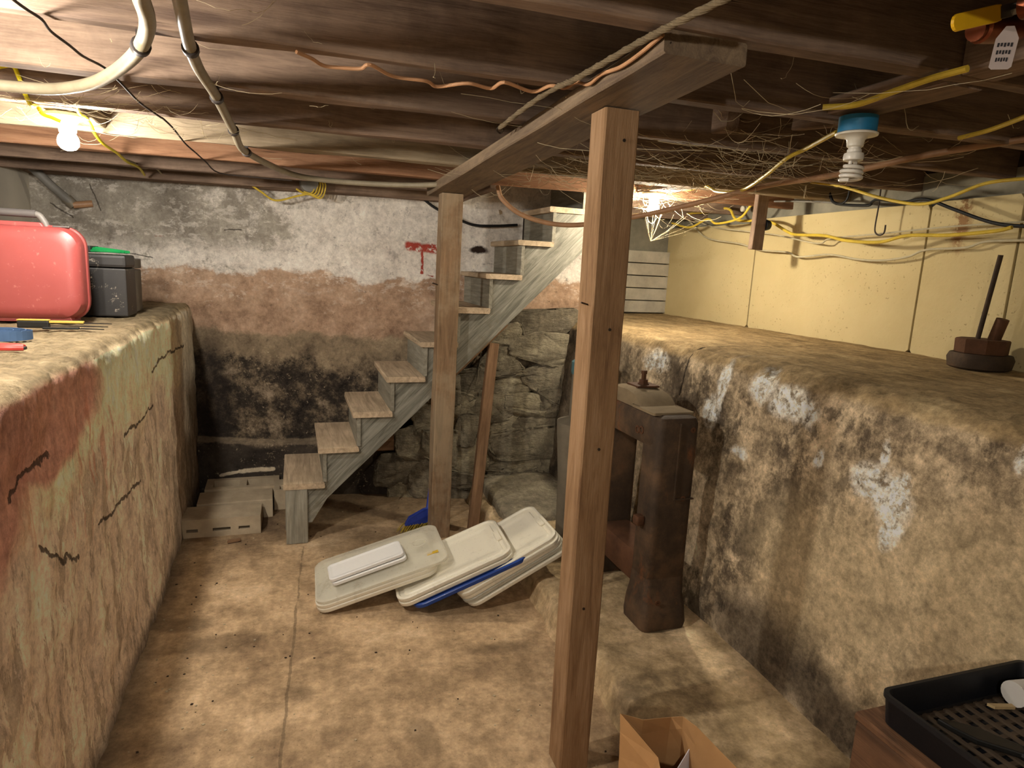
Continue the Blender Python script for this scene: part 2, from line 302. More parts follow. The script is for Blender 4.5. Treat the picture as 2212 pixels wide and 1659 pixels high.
def m_right():
    n = NT('right_wall_concrete'); n.fl = (0, 1, 1); w = n.warp(.22, 2.4, 6); x, y, z = n.xyz(w); z0 = n.xyz()[2]
    f = n.ma('ADD', n.ma('MULTIPLY', n.noise(3.6, 12, .78), .65), n.ma('MULTIPLY', n.noise(15, 10, .8), .35))
    col = n.ramp(f, [(.36, lin('3a3128')), (.45, lin('665947')), (.52, lin('938269')), (.62, lin('b8a58a'))])
    mo = n.noise(2.4, 12, .78, n.mapp((1, 1, .8), (4, 2, 1))); col = n.mix(n.ma('MULTIPLY', n.step(mo, .51, .58), .75), col, lin('332b23'))
    lt = n.mx(n.blob(w, at(1800, 1270, 0, 1.57), (.6, .34, .26), .5), n.blob(w, at(2120, 1330, 0, 1.57), (.6, .30, .25), .5)); col = n.mix(n.ma('MULTIPLY', lt, .6), col, lin('9b8a6c'))
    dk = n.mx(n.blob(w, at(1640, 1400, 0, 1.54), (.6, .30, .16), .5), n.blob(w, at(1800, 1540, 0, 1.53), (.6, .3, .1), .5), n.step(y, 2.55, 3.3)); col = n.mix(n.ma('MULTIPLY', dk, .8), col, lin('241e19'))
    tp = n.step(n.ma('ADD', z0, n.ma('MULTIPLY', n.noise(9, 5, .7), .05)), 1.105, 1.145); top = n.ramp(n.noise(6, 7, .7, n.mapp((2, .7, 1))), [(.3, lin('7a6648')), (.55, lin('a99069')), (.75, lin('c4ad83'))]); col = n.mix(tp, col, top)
    wb = n.warp(.1, 7, 7); ef = []
    for px, py, r1, r2 in ((1560, 830, .035, .10), (1535, 885, .05, .06), (1640, 830, .055, .06), (1700, 870, .09, .055), (1735, 890, .06, .04), (1410, 780, .10, .05), (1600, 978, .05, .025), (1880, 1040, .065, .05), (1925, 1075, .06, .07), (1930, 1150, .03, .05), (1768, 985, .02, .03), (1905, 985, .015, .04), (2205, 1000, .02, .03), (1950, 1040, .03, .03)):
        ef.append(n.blob(wb, at(px, py, 0, 1.59), (.6, r1, r2), .35))
    ef = n.ma('MULTIPLY', n.mx(*ef), n.step(n.noise(34, 6, .75), .36, .52)); wh = n.ramp(n.noise(60, 4, .7), [(.35, lin('a59c8c')), (.65, lin('ded8cc'))]); col = n.mix(n.ma('MULTIPLY', ef, .92), col, wh)
    ws = n.warp(.05, 9, 6); cr = n.mx(*[n.seg(ws, at(*a, 0, 1.6), at(*b, 0, 1.6), .006) for a, b in (((1482, 745), (1480, 800)), ((1480, 800), (1470, 850)))])
    col = n.mix(n.ma('MULTIPLY', cr, .85), col, lin('1f1914'))
    h = n.ma('ADD', n.ma('MULTIPLY', n.noise(20, 8, .72), .8), n.ma('SUBTRACT', n.ma('MULTIPLY', ef, .35), cr)); col = n.grain(col, 42, .55, 1.35); n.bump(h, .75, .014); M['right_wall_concrete'] = n.out(n.gain(n.mix(tp, col, n.mix(1.0, col, (.48, .48, .48, 1), 'MULTIPLY')), 1.95), .93, .15)  # ledge top colour scaled down against the lamp light falling on it
def m_floor(name, slab=False):
    n = NT(name); w = n.warp(.25, 2.2, 6); x, y, z = n.xyz(w)
    f = n.ma('ADD', n.ma('MULTIPLY', n.noise(2.4, 8, .68), .75), n.ma('MULTIPLY', n.noise(30, 5, .7), .25))
    st = [(.34, lin('5f4b38')), (.47, lin('8a7357')), (.56, lin('a48b6c')), (.7, lin('bda688'))] if not slab else [(.34, lin('4a3d2d')), (.47, lin('6f5f46')), (.56, lin('86745a')), (.7, lin('a8967a'))]
    col = n.ramp(f, st)
    if not slab:
        sp = []
        for px, py, r1, r2 in ((470, 1392, .13, .07), (400, 1350, .1, .05), (770, 1180, .18, .12), (650, 1500, .05, .05), (900, 1600, .05, .08), (1070, 1400, .12, .05)):
            sp.append(n.blob(w, at(px, py, 2, 0), (r1, r2, .5), .4))
        col = n.mix(n.ma('MULTIPLY', n.mx(*sp), .45), col, lin('4a3b2a'))
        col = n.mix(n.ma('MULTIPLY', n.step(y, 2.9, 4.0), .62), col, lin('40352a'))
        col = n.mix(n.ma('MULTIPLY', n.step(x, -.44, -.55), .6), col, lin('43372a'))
        ws = n.warp(.03, 6, 4); jn = n.seg(ws, at(655, 1180, 2, 0), at(600, 1700, 2, 0), .007); col = n.mix(n.ma('MULTIPLY', jn, .55), col, lin('4b3d2c'))
    else:
        col = n.mix(n.ma('MULTIPLY', n.step(n.noise(1.9, 6, .7, n.mapp((1, 1, 1), (3, 3, 3))), .52, .62), .6), col, lin('3a2f23')); jn = None
    vs = n.vor(55, n.warp(.02, 30)); col = n.mix(n.ma('MULTIPLY', n.step(vs, .13, .05), .55), col, lin('332920'))
    col = n.grain(col, 34, .72, 1.22); h = n.ma('ADD', n.ma('MULTIPLY', n.noise(26, 7, .7), .6), n.noise(4, 5, .6)); n.bump(h, .45 if not slab else .7, .01)
    M[name] = n.out(n.gain(col, 2.6 if slab else 1.5), n.ramp(n.noise(3, 4, .6), [(.3, .72), (.7, .95)]), .25)
def m_stone():
    n = NT('parged_stone'); oi = n.t.nodes.new('ShaderNodeObjectInfo')
    f = n.ma('ADD', n.ma('MULTIPLY', n.noise(7, 8, .72), .6), n.ma('MULTIPLY', oi.outputs['Random'], .22)); f = n.ma('ADD', f, .1)
    col = n.ramp(f, [(.3, lin('4a4338')), (.48, lin('756c5c')), (.62, lin('918771')), (.8, lin('ada081'))])
    col = n.mix(n.ma('MULTIPLY', n.step(n.noise(18, 7, .75), .60, .68), .5), col, lin('b5ab93'))
    col = n.grain(col, 36, .6, 1.3); n.bump(n.ma('ADD', n.noise(14, 8, .7), n.noise(40, 5, .7, n.mapp((1, 1, 3)))), .8, .014); M['parged_stone'] = n.out(n.gain(col, 1.25), .95, .1)
def m_panel():
    n = NT('cream_wallboard'); col = n.ramp(n.noise(1.8, 5, .6), [(.3, lin('bba87a')), (.7, lin('cbb98c'))])
    vs = n.vor(46, n.warp(.05, 24, 4)); pit = n.ma('MULTIPLY', n.step(vs, .2, .1), n.step(n.noise(2.2, 4, .6, n.mapp((1, 1, 1), (7, 3, 2))), .42, .58))
    col = n.mix(n.ma('MULTIPLY', pit, .5), col, lin('7d6843')); n.bump(n.ma('SUBTRACT', n.noise(40, 4, .6), pit), .5, .004)
    rs = n.blob(n.warp(.12, 9, 6), at(2080, 470, 0, 2.58), (.5, .035, .13), .5); col = n.mix(n.ma('MULTIPLY', n.ma('MULTIPLY', rs, n.step(n.noise(30, 6, .7), .42, .52)), .8), col, lin('7a4c26'))
    M['cream_wallboard'] = n.out(col, .8, .25)
m_back(); m_left(); m_right(); m_floor('concrete_floor'); m_floor('slab_concrete', True); m_stone(); m_panel()
plain('smooth_board', 'b9b1a2', .8, .2, var=.12, scale=3)
plain('foundation_grey', '8a8474', .9, .15, var=.35, scale=5, bump=.5)
wood('joist_wood', '54433a', '7b6656', '917b69', dirt=.4, dirtc='4a3e35', gain=1.22)
wood('joist_pale', '6c5d4a', '918068', 'a6957c', dirt=.2, dirtc='5d4a35')
wood('joist_orange', '6b4b36', '946c50', 'a98264', dirt=.15, dirtc='4d3423')
wood('deck_wood', '231a14', '372a20', '493829', knots=False, dirt=.4, dirtc='1b1511')
wood('beam_wood', '53453a', '75634f', '8b775f', knots=False, dirt=.3, dirtc='4a3d33', saw=True, gain=1.2)
wood('post_wood_near', '664b34', '8c6d4e', 'a58667')
wood('post_wood_far', '4a3a2a', '6c5640', '83694f', dirt=.35, dirtc='9a8c74', gain=1.35)
wood('stair_paint', '57544a', '787468', '918d80', knots=False, dirt=.28, dirtc='5e5544', gain=1.4)
wood('tread_wood', '5f5344', '857561', '9d8c76', knots=False, dirt=.35, dirtc='6d604c', gain=2.1)
wood('scrap_wood', '5c452f', '806248', '9a7a5c', dirt=.15)
# ================================================================== the setting
Y0 = -2.2
def resample(poly, n):
    P = [Vector((a, b)) for a, b in poly]; L = [0]
    for a, b in zip(P, P[1:]): L.append(L[-1] + (b - a).length)
    out = []
    for i in range(n + 1):
        s = L[-1] * i / n
        for k in range(len(P) - 1):
            if s <= L[k + 1] + 1e-9:
                t = (s - L[k]) / (L[k + 1] - L[k]); out.append(P[k].lerp(P[k + 1], t)); break
    return out
def ledge_wall(name, prof, mat, sgn, y1, seed):
    P = resample(prof, 110)
    N = []
    for i in range(111):
        t = (P[min(i + 2, 110)] - P[max(i - 2, 0)]).normalized(); N.append(Vector((t.y, -t.x)) * sgn)
    def f(u, v):
        i = round(u * 110); y = Y0 + (y1 - Y0) * v; p = P[i]; q = Vector((p.x, y, p.y)); top = 1 if p.y > 1.13 else 0
        a = (.014 * fr(q + Vector((seed, 0, 0)), 1.6, 3) + .007 * fr(q, 11, 4)) * (.5 if top else 1)
        a += .016 * fr(q, 20, 3) * max(0, 1 - abs(p.y - 1.125) / .035) * (1 if abs(p.x) < 1.75 else 0)
        return Vector((p.x + N[i].x * a, y, p.y + N[i].y * a))
    return sheet(name, f, 110, 420, mat, flip=(sgn < 0))
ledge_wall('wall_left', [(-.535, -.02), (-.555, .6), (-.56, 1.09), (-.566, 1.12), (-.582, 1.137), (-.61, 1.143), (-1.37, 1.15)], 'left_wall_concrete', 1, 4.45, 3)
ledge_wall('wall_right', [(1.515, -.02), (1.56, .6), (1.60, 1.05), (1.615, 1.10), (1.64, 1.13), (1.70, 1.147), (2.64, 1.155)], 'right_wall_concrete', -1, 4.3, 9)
def fback(u, v):
    x = -1.45 + 3.17 * u; z = -.03 + 2.13 * v; q = Vector((x, 0, z))
    d = .02 * fr(q, 1.7, 3) + .006 * fr(q, 9, 4)
    e = .335 + .012 * NZ.noise(q * 4); s = max(0, min(1, (e - z) / .02)); s2 = max(0, min(1, (1.0 - x) / .1))
    st = max(0, min(1, (x - .78) / .1)) * max(0, min(1, (1.08 - z) / .08)); d += st * (.05 + .035 * NZ.noise(q * 6))
    return Vector((x, wy(x) - d - .05 * s * s2, z))
sheet('wall_back', fback, 190, 130, 'old_plaster')
WB = D.objects['wall_back']
def fflat(a, b, z0, z1, amp):
    def f(u, v):
        p = Vector(a).lerp(Vector(b), u); z = z0 + (z1 - z0) * v; d = amp * fr((p.x, p.y, z), 2.5, 4); return Vector((p.x + d * .7, p.y - d * .7, z))
    return f
sheet('wall_back_right', fflat((1.70, 4.2, 0), (2.7, 4.2, 0), 1.05, 2.1, .01), 40, 40, 'old_plaster')
plain('white_boards', 'b3ab9b', .85, .2, var=.25, scale=9, bump=.4)
D.objects['wall_back_right'].data.materials[0] = M['foundation_grey']
for k in range(5):
    o = MB().box((1.72, 4.15, 1.165 + k * .088), (2.58, 4.182, 1.165 + k * .088 + .082)).build('board', 'white_boards', bevel=.004); wpart(o, D.objects['wall_back_right'])
sheet('wall_back_return', fflat((1.70, 3.69, 0), (1.70, 4.22, 0), 1.0, 2.1, .006), 20, 40, 'old_plaster')
sheet('wall_upper_left', fflat((-1.37, 4.5, 0), (-1.37, Y0, 0), 1.1, 2.1, .004), 40, 12, 'smooth_board')
sheet('wall_upper_right', fflat((2.625, Y0, 0), (2.625, 4.3, 0), 1.1, 1.93, .008), 120, 24, 'foundation_grey')
sheet('wall_front', fflat((2.7, Y0, 0), (-1.5, Y0, 0), -.02, 2.1, .02), 60, 40, 'foundation_grey')
def ffloor(u, v):
    x = -.75 + 2.55 * u; y = Y0 - .05 + (6.6) * v; q = Vector((x, y, 0)); return Vector((x, y, .006 * fr(q, 2.0, 4) + .0015 * fr(q, 14, 3)))
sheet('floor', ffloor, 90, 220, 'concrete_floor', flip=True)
# raised footing along the right wall
def fslab(u, v):
    prof = [(0, -.02), (.02, .04), (.035, .085), (.07, .103), (.13, .106)]; y = Y0 + (5.9) * v
    k = u * 24
    if k <= 8:
        t = k / 2; i = min(3, int(t)); a, b = prof[i], prof[i + 1]; g = t - i; dx = a[0] + (b[0] - a[0]) * g; z = a[1] + (b[1] - a[1]) * g
    else: dx = .13 + (1.62 - .98 - .13) * (k - 8) / 16; z = .106
    q = Vector((dx * 2, y, z)); ed = .045 * fr((0, y, 3), 2.6, 4) * (1 if k <= 8 else max(0, 1 - (k - 8) / 10))
    return Vector((.975 + dx + ed, y, z + (.014 * fr((dx, y, 0), 3.2, 4) + .004 * fr((dx, y, 0), 13, 3)) * (1 if k > 3 else .3) - .012 * max(0, min(1, (1.9 - y) / .5)) * (k > 5)))
sheet('floor_footing', fslab, 24, 260, 'slab_concrete', flip=True)
# ceiling: deck planks over joists, all parts of the ceiling
ceil = D.objects.new('ceiling', None); COL.objects.link(ceil); ceil['kind'] = 'structure'
def rot_y(x): return -.04 * x
for i in range(33):
    x = -1.6 + i * .14
    timber('plank', (x, Y0 - .1, zc(Y0) + .215), (x, 4.6, zc(4.6) + .215), .136, .022, 'deck_wood', (1, 0, 0), ceil, seed=i, nseg=20)
for k in range(-9, 8):
    y = 1.553 + .393 * (k - 1)
    mat = {4: 'joist_pale', 5: 'joist_orange'}.get(k, 'joist_wood')
    spans = [(-1.62, 2.66)]
    if k >= 6: spans = [(-1.62, .93), (1.72, 2.66)]
    for a, b in spans:
        z = zc(y) + .0985
        dy = .03 if k in (4, 5) else 0
        timber('joist', (a, y + .024 + rot_y(a) - dy * a * 0, z), (b, y + .024 + rot_y(b), z), .048, .197, mat, (0, 1, 0), ceil, rough=.004, seed=k * 3 + a)
# stair opening: short trimmers and the boarded side of the stairwell
for x, y0, y1 in ((.95, 3.17, 3.9), (1.70, 3.12, 4.2)):
    timber('trimmer', (x, y0, zc(3.4) + .0985), (x, y1, zc(3.9) + .0985), .048, .197, 'joist_wood', (1, 0, 0), ceil, rough=.003)
# sill timbers on top of the outer walls
timber('sill', (2.70, Y0, 1.99), (2.70, 4.4, 1.99), .14, .15, 'deck_wood', (1, 0, 0), ceil, rough=.012, seed=4)
timber('sill', (-1.5, wy(-1.5) - .06, 1.875), (.92, wy(.92) - .06, 1.845), .13, .10, 'joist_wood', (0, 1, 0), ceil, rough=.005, seed=5)
# cream wallboards leaning on the right upper wall
WU = D.objects['wall_upper_right']
for y0, y1, z1, rz in ((3.238, 4.19, 1.765, .0), (2.142, 3.228, 1.787, .004), (1.762, 2.133, 1.802, .002), (.6, 1.752, 1.79, 0), (-.6, .59, 1.79, 0)):
    pts = [(2.596, y0 + .02, 1.152), (2.596, y1 - .015, 1.15), (2.596, y1, 1.17), (2.596, y1, z1 - .02), (2.596, y1 - .03, z1), (2.596, y0 + .015, z1 + rz * 3), (2.596, y0, z1 - .015), (2.596, y0 + .0, 1.17)]
    o = MB().poly(pts, (-.018, 0, 0)).build('panel', 'cream_wallboard', bevel=.002); wpart(o, WU)
# fieldstones of the rear wall, right of the stairs, and below them
def stone(px, py, w, h, seed, depth=.07, off=.06):
    c = atw(px, py, off); k = .93 * c.y * 1.02 / F + .32 * c.x / F; w *= k; h *= k
    bm = bmesh.new(); rs = random.Random(seed * 13 + 1)
    for i in range(22):
        p = Vector((rs.uniform(-1, 1), rs.choice((-1, -1, -.8, 1)) * rs.uniform(.7, 1), rs.uniform(-1, 1))); m_ = max(abs(p.x), abs(p.z)); p.x, p.z = p.x / m_ * rs.uniform(.86, 1.06), p.z / m_ * rs.uniform(.86, 1.06)
        bm.verts.new(p)
    r = bmesh.ops.convex_hull(bm, input=bm.verts); bmesh.ops.delete(bm, geom=[g for g in set(r['geom_interior'] + r['geom_unused']) if isinstance(g, bmesh.types.BMVert)], context='VERTS')
    bmesh.ops.triangulate(bm, faces=bm.faces[:]); bmesh.ops.bevel(bm, geom=bm.edges[:], offset=.07, segments=1, affect='EDGES')
    bmesh.ops.triangulate(bm, faces=bm.faces[:]); bmesh.ops.subdivide_edges(bm, edges=bm.edges, cuts=2, use_grid_fill=True)
    for v in bm.verts:
        p = v.co.copy(); q = Vector((p.x * w * 9 + seed * 5.3, p.y, p.z * h * 9 + seed)); d = 1 + .05 * fr(q, 2.2, 4)
        v.co = Vector((p.x * w / 2 * d, p.y * depth * (1 + .22 * fr(q, 1.6, 4)), p.z * h / 2 * d))
    me = D.meshes.new('stone'); bm.to_mesh(me); bm.free()
    for p in me.polygons: p.use_smooth = True
    me.materials.append(M['parged_stone']); o = D.objects.new('stone', me); COL.objects.link(o)
    o.matrix_world = Matrix.Translation(c) @ Matrix.Rotation(-.214, 4, 'Z') @ Matrix.Rotation(random.uniform(-.2, .2), 4, 'Y'); bpy.context.view_layer.update(); wpart(o, WB)
ST = [(1165, 698, 130, 52), (1090, 722, 70, 40), (1165, 752, 125, 60), (1080, 778, 75, 56), (1180, 812, 95, 62), (1100, 826, 85, 48), (1030, 830, 70, 60), (1195, 866, 62, 56), (1055, 872, 95, 62), (1135, 872, 80, 44),
      (1085, 915, 66, 46), (1160, 908, 110, 44), (1000, 925, 60, 60), (1010, 975, 92, 78), (1145, 955, 165, 62), (1120, 1000, 120, 44), (1195, 1003, 66, 44), (1015, 1030, 110, 44), (1095, 1046, 92, 58), (1165, 1042, 76, 62), (1212, 1050, 44, 66), (985, 1080, 60, 66), (1048, 1085, 74, 60), (1110, 1098, 70, 56), (990, 1130, 70, 50),
      (940, 900, 80, 60), (900, 955, 80, 70), (950, 960, 70, 70), (860, 1010, 90, 60), (930, 1030, 80, 80), (885, 1065, 80, 60), (1000, 870, 60, 50), (960, 840, 60, 60)]
for i, (a, b, w, h) in enumerate(ST): stone(a, b, w * 1.22, h * 1.25, i, .05 + .02 * ((i * 7) % 5) / 5)
# ================================================================== support plank and posts
b0, b1 = (.744, 3.37, zc(3.37) - .0225), (.75, 1.145, zc(1.145) - .0225)
tag(timber('support_plank', b0, b1, .185, .043, 'beam_wood', (1, 0, 0), rough=.0015, seed=2), 'rough brown plank laid flat under the joists on top of both posts', 'plank')
t = thing('support_post', 'near orange-brown square wooden post in front of the cast iron section', 'post', (.768, 1.545, 0))
timber('shaft', (.768, 1.547, .0), (.768, 1.547, zc(1.547) - .046), .092, .09, 'post_wood_near', (1, 0, 0), t, rough=.0022, bevel=.004, seed=11)
plain('nail_metal', '4a4038', .5, .5, .8)
for z, dy in ((1.36, .0),):
    wpart(MB().tube([(.725, 1.53, z), (.70, 1.525, z + .006)], .0022, 6).build('nail', 'nail_metal', smooth=True), t)
for z, x in ((1.765, .775), (.52, .76), (1.30, .775), (.98, .77)):
    wpart(MB().tube([(x, 1.505, z), (x, 1.4995, z)], .004, 10).build('nail', 'nail_metal', smooth=True), t)
t = thing('support_post', 'far weathered grey-brown post standing in front of the staircase', 'post', (.745, 3.245, 0))
timber('shaft', (.735, 3.245, .0), (.748, 3.245, zc(3.245) - .046), .102, .098, 'post_wood_far', (1, 0, 0), t, rough=.003, seed=13)
wpart(MB().tube([(.70, 3.24, 1.335), (.665, 3.235, 1.345)], .003, 6).build('nail', 'nail_metal', smooth=True), t)
# ================================================================== staircase
sc = thing('staircase', 'grey-green painted wooden staircase rising to the right along the rear wall', 'stairs', (.0, 3.5, 0))
XS = [-.05 + .168 * k for k in range(11)]; ZS = [.318 + .181 * k for k in range(11)]
YF, YB = 3.30, 3.81
pts = [(.052, .06), (.015, .10), (.015, ZS[0] - .03)]
for k in range(1, 9): pts += [(XS[k] + .022, ZS[k - 1] - .03), (XS[k] + .022, ZS[k] - .03)]
pts += [(XS[9] + .02, ZS[8] - .03), (XS[9] + .02, 1.80), (1.70, 1.80), (1.70, 1.735), (.095, .185), (.085, .12)]
pts = pts[1:-2] + [(.16, .225), (.085, .10)]
def stringer(y, mat, name='stringer'):
    m = MB().loops([[(x, y, z) for x, z in pts], [(x, y + .034, z) for x, z in pts]])
    return wpart(m.build(name, mat, bevel=.002), sc)
n = NT('stringer_paint'); v = n.mapp((1, 1, 1), rot=(0, math.radians(46), 0))
g = n.noise(3, 6, .65, n.mapp((1.0, 12, 12), vec=v), dist=1.5); c = n.ramp(g, [(.32, lin('58564b')), (.5, lin('7f7c70')), (.68, lin('9a978a'))])
c = n.mix(n.ma('MULTIPLY', n.step(n.noise(5, 7, .72), .54, .64), .45), c, lin('6e6450')); wv = n.noise(9, 3, .5, n.mapp((1, 20, 20), vec=v)); c = n.mix(n.ma('MULTIPLY', n.step(wv, .58, .66), .18), c, lin('b8b8aa'))
n.bump(g, .4, .003); M['stringer_paint'] = n.out(n.gain(c, .95), .7, .3)
stringer(YF, 'stringer_paint'); stringer(3.74, 'deck_wood', 'rear_stringer')
for k in range(10):
    yb = YB if k < 5 else min(wy(XS[k] + .1) - .03, 3.86)
    if k == 9: yb = 3.8
    if k < 9: timber('tread', (XS[k] + .097, 3.278, ZS[k] - .014), (XS[k] + .097, yb, ZS[k] - .014), .2, .028, 'tread_wood', (1, 0, 0), sc, rough=.002, seed=k, nseg=6)
    if k:
        timber('riser', (XS[k] + .03, 3.288, (ZS[k - 1] + ZS[k] - .028) / 2), (XS[k] + .03, yb - .005, (ZS[k - 1] + ZS[k] - .028) / 2), ZS[k] - .029 - ZS[k - 1], .018, 'stair_paint', (0, 0, 1), sc, rough=.001, bevel=.002, seed=k, nseg=4)
timber('foot_board', (.012, 3.295, 0), (.012, 3.295, ZS[0] - .03), .105, .03, 'stair_paint', (1, 0, 0), sc, seed=3)
timber('foot_board', (-.03, 3.5, 0), (-.03, 3.5, ZS[0] - .03), .09, .03, 'stair_paint', (0, 1, 0), sc, seed=5)
a = Vector((.80, 3.345, .845)); timber('cleat', a, a + Vector((.30, 0, .292)), .03, .022, 'scrap_wood', (0, 1, 0), sc, seed=2)
timber('brace_board', (.13, 3.60, .425), (.54, 3.60, .43), .1, .025, 'scrap_wood', (0, 0, 1), sc, seed=7)
# boarded stairwell side
tw = thing('stairwell_boarding', 'grey-green boarding and trim at the top of the staircase', 'boarding', (1.45, 3.86, 1.75))
timber('board', (1.28, 3.885, 1.62), (1.28, 3.875, 2.05), .19, .02, 'stair_paint', (1, 0, 0), tw, seed=1)
timber('board', (1.49, 3.845, 1.62), (1.49, 3.835, 2.05), .22, .02, 'stair_paint', (1, 0, 0), tw, seed=2)
timber('moulding', (1.18, 3.83, 1.76), (1.36, 3.80, 1.80), .03, .02, 'tread_wood', (0, 0, 1), tw, seed=3)
timber('moulding', (1.36, 3.80, 1.80), (1.62, 3.77, 1.80), .03, .02, 'tread_wood', (0, 0, 1), tw, seed=4)
# prop stick
tag(timber('prop_stick', (.925, 3.235, .0), (1.038, 3.36, 1.03), .058, .034, 'scrap_wood', (1, 0, 0), rough=.002, seed=9), 'thin wooden prop leaning against the underside of the staircase', 'stick')
# big flat stone in the corner
bm = MB()
def flatstone(name, lo, hi, mat, seed):
    b = bmesh.new(); bmesh.ops.create_cube(b, size=1); bmesh.ops.subdivide_edges(b, edges=b.edges, cuts=9, use_grid_fill=True)
    lo = Vector(lo); hi = Vector(hi); s = hi - lo
    for v in b.verts:
        p = v.co * 2; e = 7; k = (abs(p.x) ** e + abs(p.y) ** e + abs(p.z) ** e) ** (-1 / e); q = p * k * .5
        w = Vector((lo.x + s.x * (q.x + .5), lo.y + s.y * (q.y + .5), lo.z + s.z * (q.z + .5)))
        d = .02 * fr(w + Vector((seed, 0, 0)), 4, 4); v.co = w + p.normalized() * d - Vector((0, 0, .04 * (q.y + .5) * -1)) * (q.z > .3)
    me = D.meshes.new(name); b.to_mesh(me); b.free()
    for f in me.polygons: f.use_smooth = True
    me.materials.append(M[mat]); o = D.objects.new(name, me); COL.objects.link(o); return o
tag(flatstone('stone_block', (1.06, 3.06, -.02), (1.55, 3.66, .15), 'parged_stone', 4), 'broad flat boulder at the foot of the fieldstone wall behind the lids', 'stone')
# ================================================================== concrete blocks
plain('block_concrete', 'b5a48a', .95, .1, var=.25, scale=7, bump=.7)
def pocket_box(sx, sy, sz, xb, yb, cells, depth):
    """box whose top (+z) has pockets: xb, yb are break lists in 0..1, cells the sunk (i, j)"""
    m = MB(); X = [sx * a for a in xb]; Y = [sy * a for a in yb]; vi = {}
    def V(x, y, z):
        k = (round(x, 5), round(y, 5), round(z, 5))
        if k not in vi: vi[k] = len(m.v); m.v.append((x - sx / 2, y - sy / 2, z))
        return vi[k]
    for i in range(len(X) - 1):
        for j in range(len(Y) - 1):
            z = sz - depth if (i, j) in cells else sz
            m.f.append((V(X[i], Y[j], z), V(X[i + 1], Y[j], z), V(X[i + 1], Y[j + 1], z), V(X[i], Y[j + 1], z)))
            if (i, j) in cells:
                for (a, b), (di, dj) in ((((X[i], Y[j]), (X[i + 1], Y[j])), (0, -1)), (((X[i + 1], Y[j]), (X[i + 1], Y[j + 1])), (1, 0)), (((X[i + 1], Y[j + 1]), (X[i], Y[j + 1])), (0, 1)), (((X[i], Y[j + 1]), (X[i], Y[j])), (-1, 0))):
                    if (i + di, j + dj) not in cells: m.f.append((V(*a, z), V(*b, z), V(*b, sz), V(*a, sz)))
    bx, by = X, Y
    for i in range(len(X) - 1):
        m.f.append((V(X[i], 0, 0), V(X[i + 1], 0, 0), V(X[i + 1], 0, sz), V(X[i], 0, sz))); m.f.append((V(X[i], sy, 0), V(X[i + 1], sy, 0), V(X[i + 1], sy, sz), V(X[i], sy, sz)))
    for j in range(len(Y) - 1):
        m.f.append((V(0, Y[j], 0), V(0, Y[j + 1], 0), V(0, Y[j + 1], sz), V(0, Y[j], sz))); m.f.append((V(sx, Y[j], 0), V(sx, Y[j + 1], 0), V(sx, Y[j + 1], sz), V(sx, Y[j], sz)))
    m.f.append((V(0, 0, 0), V(sx, 0, 0), V(sx, sy, 0), V(0, sy, 0))); return m
RXm = Matrix.Rotation(math.pi / 2, 4, 'X')
o = pocket_box(.385, .098, .19, [0, .08, .22, .40, .62, .72, .86, 1], [0, .30, .48, 1], {(1, 1), (3, 1), (5, 1)}, .15).build('concrete_block', 'block_concrete', mw=Matrix.Translation((-.362, 3.642, .049)) @ RXm)
tag(o, 'front concrete block lying flat with three slots in its near face', 'concrete block', 'concrete blocks by the stair foot')
o = pocket_box(.385, .19, .105, [0, 1], [0, 1], set(), 0).build('concrete_block', 'block_concrete', bevel=.004, mw=Matrix.Translation((-.31, 3.755, 0)) @ Matrix.Rotation(.03, 4, 'Z'))
tag(o, 'plain-topped concrete block directly behind the slotted block', 'concrete block', 'concrete blocks by the stair foot')
o = pocket_box(.40, .19, .115, [0, .10, .45, .55, .92, 1], [0, .2, .8, 1], {(1, 1), (3, 1)}, .10).build('concrete_block', 'block_concrete', mw=Matrix.Translation((-.285, 3.955, 0)) @ Matrix.Rotation(.02, 4, 'Z'))
tag(o, 'rearmost concrete block with two open cells against the back wall', 'concrete block', 'concrete blocks by the stair foot')
o = pocket_box(.2, .19, .12, [0, .15, .85, 1], [0, .1, .45, 1], {(1, 1)}, .03).build('concrete_block', 'block_concrete', mw=Matrix.Translation((-.01, 3.86, 0)))
tag(o, 'short half concrete block tucked behind the lowest step', 'concrete block', 'concrete blocks by the stair foot')
